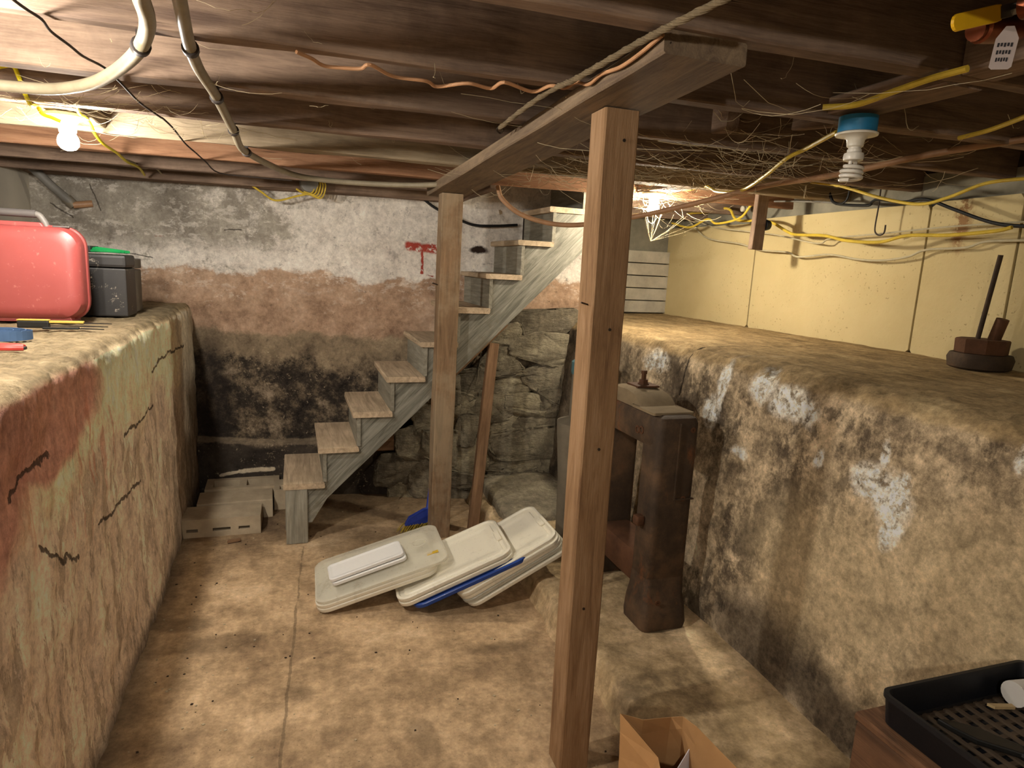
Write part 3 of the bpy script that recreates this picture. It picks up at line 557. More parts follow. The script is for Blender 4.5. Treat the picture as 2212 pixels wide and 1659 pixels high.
# ================================================================== storage box lids
def plastic(name, hexc, rough=.38, alpha=1.0, dirt=.25, dirtc='6b5a3c'):
    n = NT(name); c = n.mix(n.ma('MULTIPLY', n.step(n.noise(9, 7, .72), .52, .68), dirt), lin(hexc), lin(dirtc))
    c = n.mix(n.ma('MULTIPLY', n.step(n.vor(60, n.warp(.03, 20)), .16, .06), dirt), c, lin('4a3d28')); n.bump(n.noise(60, 3, .6), .05, .002)
    n.b.inputs['Alpha'].default_value = alpha; M[name] = n.out(c, rough, .4)
plastic('lid_white', 'e6dfcc'); plastic('lid_clear', 'e8e2cf', .25, .42, .3); plastic('lid_blue', '22438f', .35, 1, .12); plastic('lid_small_white', 'e6e4e0', .35, 1, .06)
plain('yellow_sticker', 'd8b23a', .5)
def lid(name, L, Wd, mat, label, m, style=0, t=.016, cat='lid', group='storage box lids'):
    r = .055 if style != 2 else .02
    def ring(ins, z): return [(L / 2 + x, Wd / 2 + y, z) for x, y in rrect(L - 2 * ins, Wd - 2 * ins, max(.006, r - ins * .8), 6)]
    if style == 1:   prof = [(.014, .0), (.004, .0), (0, .006), (0, .014), (.008, .018), (.018, .016), (.05, .030), (.075, .034)]
    elif style == 2: prof = [(.004, 0), (0, .003), (0, .014), (.003, .016), (.01, .016), (.014, .0135), (.024, .0135)]
    else:            prof = [(.012, -.004), (.002, -.002), (0, .004), (0, .013), (.003, .016), (.011, .0165), (.016, .0095), (.032, .0085), (.037, .0135), (.058, .0135), (.063, .010), (.09, .010)]
    root = D.objects.new(name, None); COL.objects.link(root); root.matrix_world = m; bpy.context.view_layer.update()
    MB().loops([ring(a, b) for a, b in prof]).build('shell', mat, root, smooth=True)
    if style == 0:
        for x in (.028, L - .028):
            MB().box((x - .012, Wd * .38, .010), (x + .012, Wd * .62, .0175)).build('latch', mat, root, bevel=.003)
    if style == 1:
        MB().lathe([(.028, .0345), (.031, .036), (.034, .0345)], 20, (L - .1, Wd * .5, 0)).build('boss', mat, root, smooth=True)
        MB().lathe([(.028, .0345), (.031, .036), (.034, .0345)], 20, (.1, Wd * .45, 0)).build('boss', mat, root, smooth=True)
        MB().box((L - .085, .055, .030), (L - .035, .075, .0315)).build('sticker', 'yellow_sticker', root)
    return tag(root, label, cat, group)
def stack(FL, FR, BR, L, Wd, items):
    FL, FR, BR = Vector(FL), Vector(FR), Vector(BR); m = frame3(FL, FR - FL, BR - FR); z = 0.0
    for mat, label, style, dx, dy, step, l, w, rz in items:
        mm = m @ Matrix.Translation((dx, dy, z)) @ Matrix.Rotation(rz, 4, 'Z'); lid('box_lid', l or L, w or Wd, mat, label, mm, style); z += step
stack((.70, 2.42, .014), (1.115, 2.41, .232), (1.125, 2.78, .232), .50, .37, [
    ('lid_white', 'lowest white lid of the right-hand leaning stack', 0, 0, 0, .026, 0, 0, 0),
    ('lid_clear', 'translucent lid second from the bottom of the right-hand stack', 0, -.012, 0, .02, 0, 0, .01),
    ('lid_white', 'third white lid up in the right-hand leaning stack', 0, -.015, .004, .02, 0, 0, 0),
    ('lid_white', 'fourth white lid up in the right-hand leaning stack', 0, -.02, .0, .017, 0, 0, -.01),
    ('lid_white', 'topmost speckled white lid of the right-hand leaning stack', 0, -.022, .004, .017, 0, 0, 0)])
stack((.47, 2.45, .030), (.885, 2.42, .200), (.90, 2.82, .20), .50, .36, [
    ('lid_blue', 'blue lid under the middle white lids', 0, -.005, -.012, .024, .525, .405, 0),
    ('lid_white', 'lower white lid of the middle stack resting on the blue lid', 0, -.055, .005, .022, .52, .36, .0),
    ('lid_white', 'upper dirty white lid of the middle stack', 0, -.055, .005, .02, .52, .36, .005)])
stack((.085, 2.535, .006), (.60, 2.52, .152), (.61, 2.88, .162), .52, .36, [
    ('lid_white', 'lowest white lid of the left-hand stack touching the floor', 0, 0, 0, .019, 0, 0, 0),
    ('lid_white', 'second white lid up in the left-hand stack', 0, .0, 0, .019, 0, 0, 0),
    ('lid_clear', 'clear domed lid with a yellow sticker on the left-hand stack', 1, .005, -.005, .038, .57, .37, .0),
    ('lid_small_white', 'small narrow white lid lying on top of the clear lid', 2, .085, .045, .017, .32, .135, .03),
    ('lid_small_white', 'uppermost small white lid on the left-hand stack', 2, .08, .05, .017, .32, .135, .05)])
# ================================================================== cast iron boiler section
n = NT('cast_iron'); c = n.ramp(n.noise(4, 7, .7), [(.3, lin('2a2119')), (.5, lin('453628')), (.7, lin('6a513a'))]); c = n.mix(n.ma('MULTIPLY', n.step(n.noise(6, 7, .75, n.mapp((1, 1, .4))), .55, .66), .7), c, lin('7a4a28'))
n.bump(n.ma('ADD', n.noise(30, 6, .7), n.noise(5, 4, .6)), .5, .006); M['cast_iron'] = n.out(c, .75, .35, .15)
plain('dusty_iron', '7d6d55', .9, .2, var=.25, scale=8, bump=.5); plain('rust_iron', '5a3c28', .8, .3, .2, var=.4, scale=10, bump=.5); plain('teal_paint', '4e6e72', .6, .3)
bs = thing('boiler_section', 'rusty upright cast iron boiler section with open middle standing behind the near post', 'boiler part', (1.34, 2.2, .106))
def rbox(lo, hi, r, mat, name, par, tp=0.0, seg=3):
    m = MB(); lo = Vector(lo); hi = Vector(hi); cx, cy = (lo.x + hi.x) / 2, (lo.y + hi.y) / 2; w, d = hi.x - lo.x, hi.y - lo.y; rings = []
    zs = [(0, r), (r * .3, r * .3), (r, 0)]; H_ = hi.z - lo.z
    lv = [(a, b) for a, b in zs] + [(H_ * .5, 0)] + [(H_ - a, b) for a, b in reversed(zs)]
    for z, ins in lv:
        k = 1 - tp * z / H_; rings.append([(cx + x * k, cy + y * k, lo.z + z) for x, y in rrect(w - 2 * ins, d - 2 * ins, max(.004, r - ins * .5), 5)])
    return wpart(m.loops(rings).build(name, mat, smooth=True), par)
rbox((1.262, 1.99, .25), (1.435, 2.12, .935), .028, 'cast_iron', 'front_leg', bs)
# flared foot
m = MB(); rings = []
for z, dx, dy, w, d in ((.106, -.012, -.02, .19, .17), (.13, -.012, -.022, .195, .175), (.19, -.01, -.015, .19, .16), (.235, -.004, -.004, .178, .14), (.30, 0, 0, .174, .13)):
    rings.append([(1.3485 + dx + x, 2.055 + dy + y, z) for x, y in rrect(w, d, .028, 5)])
wpart(m.loops(rings).build('foot', 'cast_iron', smooth=True), bs)
rbox((1.262, 2.42, .106), (1.435, 2.58, .93), .028, 'cast_iron', 'rear_leg', bs)
rbox((1.255, 2.02, .80), (1.435, 2.56, .935), .03, 'cast_iron', 'top_arm', bs)
rbox((1.275, 2.06, .22), (1.43, 2.5, .36), .025, 'rust_iron', 'lower_arm', bs)
m = MB(); rings = []
for y, h in ((2.13, .0), (2.16, .03), (2.20, .058), (2.26, .068), (2.34, .066), (2.40, .05), (2.46, .0)):
    hh = .93 + max(h, .002); rings.append([(1.268, y, .9), (1.268, y, hh - .012), (1.285, y, hh), (1.41, y, hh - .006), (1.43, y, hh - .02), (1.43, y, .9)])
wpart(m.loops(rings).build('hump', 'dusty_iron', smooth=True), bs)
wpart(MB().box((1.30, 2.24, .995), (1.40, 2.33, 1.003)).build('plate', 'rust_iron', bevel=.002), bs)
bo = wpart(MB().lathe([(.026, 0), (.026, .006), (.02, .007), (.02, .02), (.011, .021), (.011, .042), (.014, .043), (.014, .056)], 6, (1.35, 2.285, 1.003)).build('bolt', 'rust_iron'), bs)
rbox((1.255, 2.03, .932), (1.43, 2.20, .942), .01, 'dusty_iron', 'dust_cap', bs)
for y, z in ((2.045, .86), (2.075, .855)): wpart(MB().lathe([(.016, -.001), (.016, .004), (.010, .005), (.009, -.001)], 14).xf(Matrix.Translation((1.256, y + .06, z)) @ Matrix.Rotation(-math.pi / 2, 4, 'Y')).build('port', 'rust_iron', smooth=True), bs)
for x, z in ((1.40, .885), (1.385, .62), (1.30, .22)): wpart(MB().lathe([(.009, 0), (.011, .006), (.004, .007), (.003, .003)], 12).xf(Matrix.Translation((x, 1.991 - (.03 if z < .3 else 0), z)) @ Matrix.Rotation(math.pi / 2, 4, 'X')).build('stud', 'rust_iron', smooth=True), bs)
wpart(MB().box((1.345, 1.982, .62), (1.349, 1.992, .91)).build('casting_seam', 'cast_iron'), bs); wpart(MB().box((1.345, 1.982, .615), (1.43, 1.992, .62)).build('casting_seam', 'cast_iron'), bs)
rbox((1.228, 2.035, .50), (1.262, 2.075, .54), .008, 'rust_iron', 'lug', bs)
# teal iron body and grey flue behind it, between post and boiler section
dv = thing('flue_pipe', 'grey tapered sheet metal flue with teal collar behind the boiler section', 'pipe', (1.30, 2.85, .106))
plain('galvanised', '7f7666', .6, .4, .3, var=.2)
wpart(MB().lathe([(.10, 0), (.105, .3), (.125, .56), (.127, .60), (.07, .62), (.066, .86)], 28, (1.36, 2.85, .106)).build('body', 'galvanised', smooth=True), dv)
wpart(MB().lathe([(.07, 0), (.073, .01), (.073, .06), (.06, .07)], 24, (1.36, 2.85, .945)).build('collar', 'teal_paint', smooth=True), dv)
# ================================================================== paper bag with paper
n = NT('kraft_paper'); c = n.ramp(n.noise(5, 5, .6), [(.3, lin('9c744a')), (.7, lin('b58a5c'))]); n.bump(n.noise(9, 5, .6), .5, .006); M['kraft_paper'] = n.out(c, .8, .2)
pb = thing('paper_bag', 'open brown paper bag standing at the foot of the near post', 'bag', (.79, 1.06, 0))
def bagring(z, g, jit):
    base = [(-.085, -.085), (-.04, -.088), (.03, -.088), (.08, -.085), (.074, 0), (.078, .085), (.04, .09), (-.03, .09), (-.078, .085), (-.084, 0)]; out = []
    for i, (x, y) in enumerate(base):
        k = 1 + g; gx = (-.018 if abs(y) < .01 else 0) * (1 if x > 0 else -1); out.append((.775 + x * k + gx * z / .4 + jit * .012 * math.sin(i * 2.3), 1.045 + y * k + jit * .01 * math.cos(i * 3.1), z + (jit * (.018 * math.sin(i * 1.7 + 1)))))
    return out
rg = [bagring(z, g, j) for z, g, j in ((.004, 0, 0), (.12, .0, .1), (.25, .02, .3), (.36, .03, .4), (.415, .03, .7), (.452, .02, 1.2))]
o = MB().loops(rg, cap1=False).build('body', 'kraft_paper'); sm = o.modifiers.new('th', 'SOLIDIFY'); sm.thickness = .0016; wpart(o, pb)
plain('white_paper', 'd8d2d6', .7, .2, var=.04)
pp = MB(); pp.v = [(.80, 1.0, .03), (.90, 1.05, .03), (.885, 1.09, .37), (.80, 1.03, .33), (.812, 1.028, .345), (.86, 1.06, .36)]; pp.f = [(0, 1, 2, 5, 4, 3)]
pp = MB().poly([(.765, 1.0, .02), (.84, 1.045, .02), (.84, 1.085, .395), (.75, 1.04, .345)], (.0008, -.0012, 0)).build('paper_sheet', 'white_paper'); tag(pp, 'white sheet of paper sticking up inside the brown paper bag', 'paper')
# ================================================================== crate, tray and what lies in the tray
wood('crate_wood', '4d3524', '6e4d35', '836046', dirt=.35)
cr = thing('wooden_crate', 'brown wooden crate under the black tray in the right foreground', 'crate', (1.3, .62, .1))
for a, b, w, th, sd in (((1.097, .36, .335), (1.097, .885, .335), .46, .018, (0, 0, 1)), ((1.475, .36, .335), (1.475, .885, .335), .46, .018, (0, 0, 1)), ((1.107, .885, .335), (1.465, .885, .335), .46, .018, (0, 0, 1)), ((1.107, .36, .335), (1.465, .36, .335), .46, .018, (0, 0, 1)), ((1.286, .355, .574), (1.286, .892, .574), .396, .018, (1, 0, 0))):
    timber('board', a, b, w, th, 'crate_wood', sd, cr, rough=.001, seed=w + b[0], nseg=4)
plain('black_plastic', '15161a', .45, .35, var=.2)
TX0, TX1, TY0, TY1, TZ = 1.105, 1.52, .39, .862, .585
tr = thing('plastic_tray', 'black plastic tray with a grid mat, on the wooden crate', 'tray', (1.32, .62, TZ))
def tring(ins, z): return [((TX0 + TX1) / 2 + x, (TY0 + TY1) / 2 + y, z) for x, y in rrect(TX1 - TX0 - 2 * ins, TY1 - TY0 - 2 * ins, max(.006, .022 - ins * .3), 5)]
wpart(MB().loops([tring(.012, TZ), tring(.008, TZ + .004), tring(.003, TZ + .055), tring(0, TZ + .058), tring(0, TZ + .068), tring(.007, TZ + .068), tring(.010, TZ + .06), tring(.015, TZ + .008), tring(.03, TZ + .006)]).build('shell', 'black_plastic', smooth=True), tr)
plain('mat_rubber', '4a3d30', .8, .2)
mt = MB()
for i in range(15): y = TY0 + .035 + i * .0285; mt.box((TX0 + .03, y, TZ + .0065), (TX1 - .03, y + .010, TZ + .012))
for i in range(14): x = TX0 + .035 + i * .0285; mt.box((x, TY0 + .03, TZ + .012), (x + .009, TY1 - .03, TZ + .0165))
mt = mt.build('grid_mat', 'mat_rubber'); wpart(mt, tr)
plain('grey_pvc', 'b9b4ae', .45, .4, var=.06); plain('dark_tool', '24221f', .45, .5, .4)
o = MB().tube([(1.405, .80, TZ + .045), (1.41, .80, TZ + .045), (1.60, .79, TZ + .042)][:2] + [(1.52, .785, TZ + .045)], .026, 20).build('plastic_pipe', 'grey_pvc', smooth=True); tag(o, 'short pale grey plastic pipe lying in the black tray', 'pipe')
kt = thing('pliers', 'dark pliers lying on the grid mat in the black tray', 'pliers', (1.24, .74, TZ + .018), 2.2)
MB().poly([(-.07, -.012, 0), (.01, -.022, 0), (.05, -.012, 0), (.075, 0, 0), (.05, .012, 0), (.01, .022, 0), (-.07, .012, 0)], (0, 0, .012)).build('jaw', 'dark_tool', kt, bevel=.003)
MB().tube(smooth_path([(-.06, -.008, .006), (-.11, -.03, .006), (-.17, -.028, .006)]), .008, 8).build('handle', 'dark_tool', kt, smooth=True); MB().tube(smooth_path([(-.06, .008, .006), (-.11, .03, .006), (-.17, .028, .006)]), .008, 8).build('handle', 'dark_tool', kt, smooth=True)
plain('pale_wood_chip', 'b49a70', .8, .2)
o = MB().poly([(1.355, .815, TZ + .017), (1.405, .80, TZ + .017), (1.402, .79, TZ + .017), (1.36, .802, TZ + .017)], (0, 0, .006)).build('wood_chip', 'pale_wood_chip'); tag(o, 'small pale wood chip on the mat in the black tray', 'wood chip')
# ================================================================== things on the left ledge
n = NT('red_plastic'); c = n.ramp(n.noise(3, 5, .6), [(.3, lin('8a3c39')), (.7, lin('984844'))]); c = n.mix(n.ma('MULTIPLY', n.step(n.noise(40, 5, .7), .60, .7), .25), c, lin('e0a08c')); n.bump(n.noise(60, 3, .6), .1, .002); M['red_plastic'] = n.out(c, .42, .45)
ZL = 1.15
rc = thing('red_case', 'large red plastic case with grey tube handle on the left ledge', 'case', (-.95, 2.95, ZL))
def cring(ins, y, r=.075): return [(-.965 + x, y, 1.335 + z) for x, z in rrect(.42 - 2 * ins, .35 - 2 * ins, max(.02, r - ins * .4), 8)]
wpart(MB().loops([cring(.05, 2.878), cring(.028, 2.880), cring(.010, 2.892), cring(.003, 2.915), cring(.001, 2.944), cring(-.004, 2.948), cring(-.005, 2.962), cring(.001, 2.966), cring(.004, 3.0), cring(.015, 3.025), cring(.05, 3.035)]).build('shell', 'red_plastic', smooth=True), rc)
wpart(MB().loops([[(-.965 + x, y, 1.152 + z) for x, z in ((-.17, 0), (.165, 0), (.15, .035), (-.15, .035))] for y in (2.905, 3.01)]).build('foot', 'red_plastic', bevel=.004), rc)
wpart(MB().loops([[(-.965 + x, y, 1.50 + z) for x, z in ((-.19, 0), (.09, 0), (.075, .022), (-.19, .022))] for y in (2.925, 2.985)]).build('handle_mount', 'red_plastic', bevel=.004), rc)
plain('grey_rubber', '55504d', .55, .35, var=.1); plain('pale_grip', '6b6660', .5, .4, var=.1)
wpart(MB().tube([(-1.16, 2.955, 1.555), (-.91, 2.955, 1.553)], .0145, 14).build('handle', 'grey_rubber', smooth=True), rc)
wpart(MB().tube(smooth_path([(-.915, 2.955, 1.553), (-.900, 2.955, 1.548), (-.885, 2.955, 1.525), (-.878, 2.955, 1.505)]), .012, 10).build('handle_bracket', 'pale_grip', smooth=True), rc)
wpart(MB().box((-.855, 2.935, 1.508), (-.80, 2.975, 1.514)).build('latch', 'grey_rubber', bevel=.002), rc)
n = NT('chipped_black'); ch = n.step(n.noise(17, 10, .8), .59, .62); c = n.mix(ch, n.ramp(n.noise(4, 5, .6), [(.3, lin('22201f')), (.7, lin('35312e'))]), lin('9b8f80')); n.bump(ch, .2, .002); M['chipped_black'] = n.out(c, .5, .4)
bb = thing('black_box', 'scratched black metal box standing behind the red case on the left ledge', 'box', (-.75, 3.28, ZL))
wpart(MB().box((-.90, 3.20, ZL), (-.675, 3.38, ZL + .205)).build('body', 'chipped_black', bevel=.006), bb); wpart(MB().box((-.902, 3.198, ZL + .208), (-.673, 3.382, ZL + .262)).build('lid', 'chipped_black', bevel=.012), bb)
plain('grey_paint', '77726a', .6, .3); gb = thing('grey_box', 'grey box with a grooved lid just behind the black metal box', 'box', (-.72, 3.5, ZL))
wpart(MB().box((-.88, 3.40, ZL), (-.69, 3.58, ZL + .195)).build('body', 'grey_paint', bevel=.005), gb); wpart(MB().box((-.882, 3.398, ZL + .2), (-.688, 3.582, ZL + .245)).build('lid', 'grey_paint', bevel=.006), gb)
plain('green_wire', '1f8f4c', .45, .4); plain('dark_clip', '2a2d2b', .5, .4)
gw = thing('green_cord_bundle', 'bundle of green cord lying on top of the black box', 'cord', (-.80, 3.28, ZL + .265))
for k in range(7):
    y = 3.225 + k * .016; wpart(MB().tube(smooth_path([(-.93, y, 1.424), (-.84, y + .01 * math.sin(k), 1.424 + .007 * (k % 3)), (-.74, y - .008, 1.426 + .005 * (k % 2)), (-.70 + .01 * (k % 3), y + .012, 1.424)]), .0058, 6).build('strand', 'green_wire', smooth=True), gw)
wpart(MB().box((-.845, 3.215, 1.418), (-.805, 3.345, 1.445)).build('tie', 'dark_clip', bevel=.004), gw)
# strap, knife and pincers on the ledge
plain('blue_webbing', '4a6488', .8, .2, var=.15); sp = MB(); rings = []
cs = at(10, 720, 2, ZL + .02)
for i in range(90):
    a = i * .25; r = .022 + i * .00062; p = Vector((cs.x + r * math.cos(a), cs.y + r * .9 * math.sin(a), ZL)); q = Vector((math.cos(a), math.sin(a), 0)) * .0012
    tl = .004 * math.sin(a * .5); rings.append([p + q + Vector((0, 0, .002)), p + q + Vector((0, 0, .030 + tl)), p - q + Vector((0, 0, .030 + tl)), p - q + Vector((0, 0, .002))])
o = sp.loops(rings).build('webbing_strap', 'blue_webbing', smooth=False); tag(o, 'coiled blue webbing strap on the left ledge before the red case', 'strap')
plain('yellow_plastic', 'cfae4e', .45, .4, var=.1); kn = at(112, 711, 2, ZL)
kf = thing('hand_tool', 'black and yellow handled tool with dark pointed blades beside the strap', 'tool', (kn.x, kn.y, ZL), .0)
MB().box((-.10, -.012, .004), (-.005, .012, .03)).build('grip', 'dark_tool', kf, bevel=.005); MB().box((-.10, -.0125, .03), (-.005, .0125, .034)).build('grip_top', 'yellow_plastic', kf, bevel=.002)
MB().poly([(-.005, -.008, .022), (.10, -.008, .022), (.10, .008, .022), (-.005, .008, .022)], (0, 0, .008)).build('sleeve', 'yellow_plastic', kf, bevel=.002)
for k, (dz, dy) in enumerate(((.022, 0), (.012, -.012), (.004, -.022))):
    MB().poly([(.10 if k == 0 else .0, dy - .004, dz), (.19 - .01 * k, dy - .016, dz), (.10, dy + .006, dz)], (0, 0, .003)).build('blade', 'dark_tool', kf)
MB().box((-.02, -.03, .002), (.09, -.014, .010)).build('lower_arm', 'dark_tool', kf, bevel=.003)
pn = at(20, 757, 2, ZL); pr = thing('red_pliers', 'red handled pliers at the very edge of the left ledge', 'pliers', (pn.x, pn.y, ZL)); plain('red_grip', 'c8453c', .45, .4, var=.08)
MB().tube(smooth_path([(-.12, .012, .01), (-.03, .014, .011), (.02, .008, .011), (.035, -.004, .010)]), .008, 8).build('handle', 'red_grip', pr, smooth=True); MB().tube(smooth_path([(-.05, -.014, .01), (.0, -.016, .010), (.036, -.006, .009)]), .009, 8).build('handle', 'red_grip', pr, smooth=True)
MB().box((.030, -.012, .003), (.042, .004, .012)).build('pivot', 'dark_tool', pr, bevel=.003)
# ================================================================== right ledge
wt = thing('weighted_stand', 'rusty round stand with an upright rod and a short pipe on the right ledge', 'stand', (2.45, 1.74, 1.153))
def rr_(z, r, n_=18, jit=.0): return [(2.455 + r * math.cos(2 * math.pi * j / n_) * (1 + jit * math.sin(j * 2.1)), 1.735 + r * math.sin(2 * math.pi * j / n_) * (1 + jit * math.cos(j * 1.7)), z) for j in range(n_)]
wpart(MB().loops([rr_(1.153, .088, jit=.03), rr_(1.16, .10, jit=.03), rr_(1.195, .106, jit=.03), rr_(1.212, .098, jit=.04)]).build('base', 'cast_iron', smooth=True), wt)
wpart(MB().loops([rr_(1.212, .082, 8), rr_(1.214, .086, 8), rr_(1.262, .088, 8), rr_(1.266, .084, 8)]).build('collar', 'rust_iron'), wt)
wpart(MB().tube([(2.44, 1.745, 1.26), (2.44, 1.715, 1.575)], .0085, 10).build('rod', 'cast_iron', smooth=True), wt); wpart(MB().tube([(2.475, 1.71, 1.26), (2.475, 1.69, 1.345)], .021, 14).build('short_pipe', 'rust_iron', smooth=True), wt)
# ================================================================== lamps
def glow(name, col, st):
    m = D.materials.new(name); m.use_nodes = True; t = m.node_tree; t.nodes.clear(); e = t.nodes.new('ShaderNodeEmission'); o = t.nodes.new('ShaderNodeOutputMaterial')
    e.inputs[0].default_value = (*col, 1); e.inputs[1].default_value = st; t.links.new(e.outputs[0], o.inputs[0]); M[name] = m
glow('bulb_left_glow', (1.0, .95, .87), BULB_LEFT); glow('bulb_right_glow', (1.0, .90, .71), BULB_RIGHT); glow('bulb_near_glow', (1.0, .94, .84), BULB_NEAR); glow('fill_rear_glow', (1.0, .94, .84), FILL_REAR)
plain('porcelain', 'cfc8b8', .35, .5, var=.08); plain('blue_box', '1f6d94', .5, .4, var=.1); plain('cfl_white', 'd6cfc2', .3, .5, var=.05); plain('lamp_metal', '8f8878', .4, .5, .7)
def lamp(name, label, x, y, ztop, glowmat, box=None, drop=.0):
    t = thing(name, label, 'lamp', (x, y, ztop)); z = ztop
    if box:
        wpart(MB().lathe([(.048, 0), (.048, -.04)], 20, (x, y, z)).build('ceiling_box', box, smooth=True), t); z -= .04
    kz, kr = (1, 1) if glowmat else (.62, .86)
    def P_(pr): return [(r * kr, q * kz) for r, q in pr]
    wpart(MB().lathe(P_([(.056, 0), (.062, -.005), (.060, -.012), (.035, -.018), (.026, -.03), (.024, -.055), (.020, -.06)]), 28, (x, y, z)).build('lampholder', 'porcelain', smooth=True), t); z -= .055 * kz
    if glowmat:
        z += .018
        wpart(MB().lathe([(.013, 0), (.0135, -.012)], 16, (x, y, z)).build('screw_base', 'lamp_metal', smooth=True), t)
        wpart(MB().lathe([(.014, -.010), (.018, -.018), (.027, -.032), (.0305, -.045), (.029, -.058), (.021, -.069), (.008, -.0745), (.001, -.075)], 20, (x, y, z)).build('bulb', glowmat, smooth=True), t)
    else:
        wpart(MB().lathe(P_([(.018, .002), (.018, -.012), (.021, -.014), (.021, -.026), (.028, -.03), (.030, -.045), (.028, -.058), (.020, -.062)]), 22, (x, y, z)).build('ballast', 'cfl_white', smooth=True), t); z -= .06 * kz
        pts = [(x - .007, y, z), (x - .009, y, z - .013)]
        for i in range(76):
            a = math.pi + i * .26; k = i / 75; pts.append((x + .025 * math.cos(a), y + .025 * math.sin(a), z - .016 - .036 * k))
        wpart(MB().tube(pts, .0052, 8).build('spiral_tube', 'cfl_white', smooth=True), t); wpart(MB().tube([(x + .009, y, z), (x + .009, y, z - .02)], .0052, 8).build('tube_leg', 'cfl_white', smooth=True), t)
    return t
lamp('ceiling_lamp', 'lit bare bulb in a porcelain holder above the left ledge', -.672, 2.52, zc(2.52) + .003, 'bulb_left_glow')
lamp('ceiling_lamp', 'lit bare bulb in a porcelain holder right of the near post, hung with cobwebs', 1.725, 2.97, zc(2.97) + .01, 'bulb_right_glow')
lamp('ceiling_lamp', 'unlit spiral fluorescent bulb under a blue ceiling box on the right', 1.43, 1.44, zc(1.44) - .004, None, 'blue_box')
lamp('ceiling_lamp', 'lit bare bulb over the near part of the left ledge, before the strap', -.69, 1.46, zc(1.46), 'bulb_near_glow')
lamp('ceiling_lamp', 'added fill bulb, out of view behind the viewer at the near end of the cellar', -.30, -.72, zc(-.72), 'fill_rear_glow')  # unseen bulb added as fill light for floor, walls and front faces
for x, y in ((-.672, 2.53), (1.725, 2.97), (1.43, 1.44), (-.69, 1.46), (-.30, -.72)):   # backing blocks that carry the holders
    yy = [1.553 + .393 * (k - 1) + rot_y(x) for k in range(-9, 8)]; a = max(v for v in yy if v < y) + .05; b = min(v for v in yy if v > y)
    timber('backing_board', (x, a, zc(y) + .03), (x, b, zc(y) + .03), .11, .045, 'joist_pale' if x < 0 else 'joist_wood', (1, 0, 0), ceil)
# ================================================================== cables, pipes, ropes
for nm, hx, rg in (('cable_yellow', 'c9ab3c', .5), ('cable_bright', 'd8c81e', .5), ('cable_white', 'b5aa8c', .6), ('cable_black', '1b1b1c', .5), ('cable_grey', '77736c', .5), ('cable_salmon', 'b98a63', .6), ('copper_brown', 'a37c5b', .45), ('pipe_grey', '8f836c', .45), ('rope_fibre', '6d5e47', .95), ('wire_dark', '3d332c', .7), ('brass_clip', '3a3330', .5)):
    plain(nm, hx, rg, .3, var=.2, scale=20)
def cable(name, label, pts, r, mat, cat='cable', n=8, sub=6, twist=None, group='cables under the ceiling'):
    return tag(MB().tube(smooth_path(pts, sub), r, n, twist).build(name, mat, smooth=not twist), label, cat, group)
def ypts(L, y0, y1): return [at(a, b, 1, y0 + (y1 - y0) * i / (len(L) - 1)) for i, (a, b) in enumerate(L)]
def xpts(L, x): return [at(a, b, 0, x) for a, b in L]
def jpts(L, dz): return [atj(a, b, dz) for a, b in L]
cable('ceiling_cable', 'yellow cable running from the right bulb up to the blue ceiling box', [at(a, b, 1, y) for a, b, y in ((1352, 390, 2.92), (1420, 400, 2.9), (1480, 410, 2.78), (1525, 402, 2.65), (1550, 414, 2.5), (1600, 412, 2.3), (1650, 382, 2.05), (1700, 342, 1.85), (1740, 322, 1.75), (1808, 285, 1.50))], .0065, 'cable_yellow')
cable('copper_pipe', 'thick brown pipe looping from the plank past the near post to the right wall', [at(a, b, 1, y) for a, b, y in ((1075, 402, 3.02), (1085, 430, 3.0), (1125, 463, 2.97), (1190, 483, 2.92), (1262, 485, 2.85), (1372, 468, 2.72), (1500, 440, 2.5), (1650, 402, 2.2), (1760, 385, 1.98), (1850, 368, 1.80), (2000, 335, 1.64), (2212, 300, 1.45), (2300, 288, 1.4))], .011, 'copper_brown', 'pipe', 10)
cable('ceiling_cable', 'yellow cable arching over the hanging wooden block along the right wall', xpts([(1452, 482), (1490, 491), (1528, 473), (1548, 483), (1598, 471), (1625, 441), (1660, 421), (1705, 396), (1800, 399), (1900, 427), (1985, 441), (2050, 426), (2130, 396), (2230, 384)], 2.38), .0065, 'cable_yellow')
cable('ceiling_cable', 'bright yellow cable sagging across the cream wallboards', xpts([(1478, 463), (1500, 460), (1550, 456), (1563, 450), (1578, 454), (1586, 470), (1600, 477), (1640, 476), (1668, 481), (1700, 500), (1720, 507), (1780, 509), (1830, 520), (1900, 523), (1960, 509), (2050, 508), (2150, 499), (2186, 491)], 2.47), .0075, 'cable_yellow')
cable('ceiling_cable', 'upper whitish wire strung across the cream wallboards', xpts([(1485, 468), (1540, 490), (1615, 500), (1680, 508), (1765, 526), (1795, 515), (1900, 505), (2050, 490), (2230, 478)], 2.52), .0038, 'cable_white')
cable('ceiling_cable', 'lower whitish wire sagging furthest down the cream wallboards', xpts([(1480, 465), (1500, 490), (1530, 515), (1600, 527), (1640, 540), (1700, 545), (1725, 555), (1790, 550), (1850, 560), (1900, 563), (1960, 555), (2000, 540), (2085, 535), (2130, 522), (2230, 519)], 2.54), .005, 'cable_white')
cable('ceiling_cable', 'thin grey wire stretched level behind the hanging wooden block', xpts([(1490, 442), (1560, 439), (1640, 436), (1720, 435), (1805, 438)], 2.50), .0045, 'cable_grey')
cable('ceiling_cable', 'black cable dropping from the joists to the right edge over the wallboards', xpts([(1788, 398), (1794, 424), (1808, 440), (1872, 444), (1884, 436), (1900, 431), (1950, 437), (2000, 431), (2060, 452), (2120, 474), (2170, 486), (2240, 490)], 2.50), .007, 'cable_black')
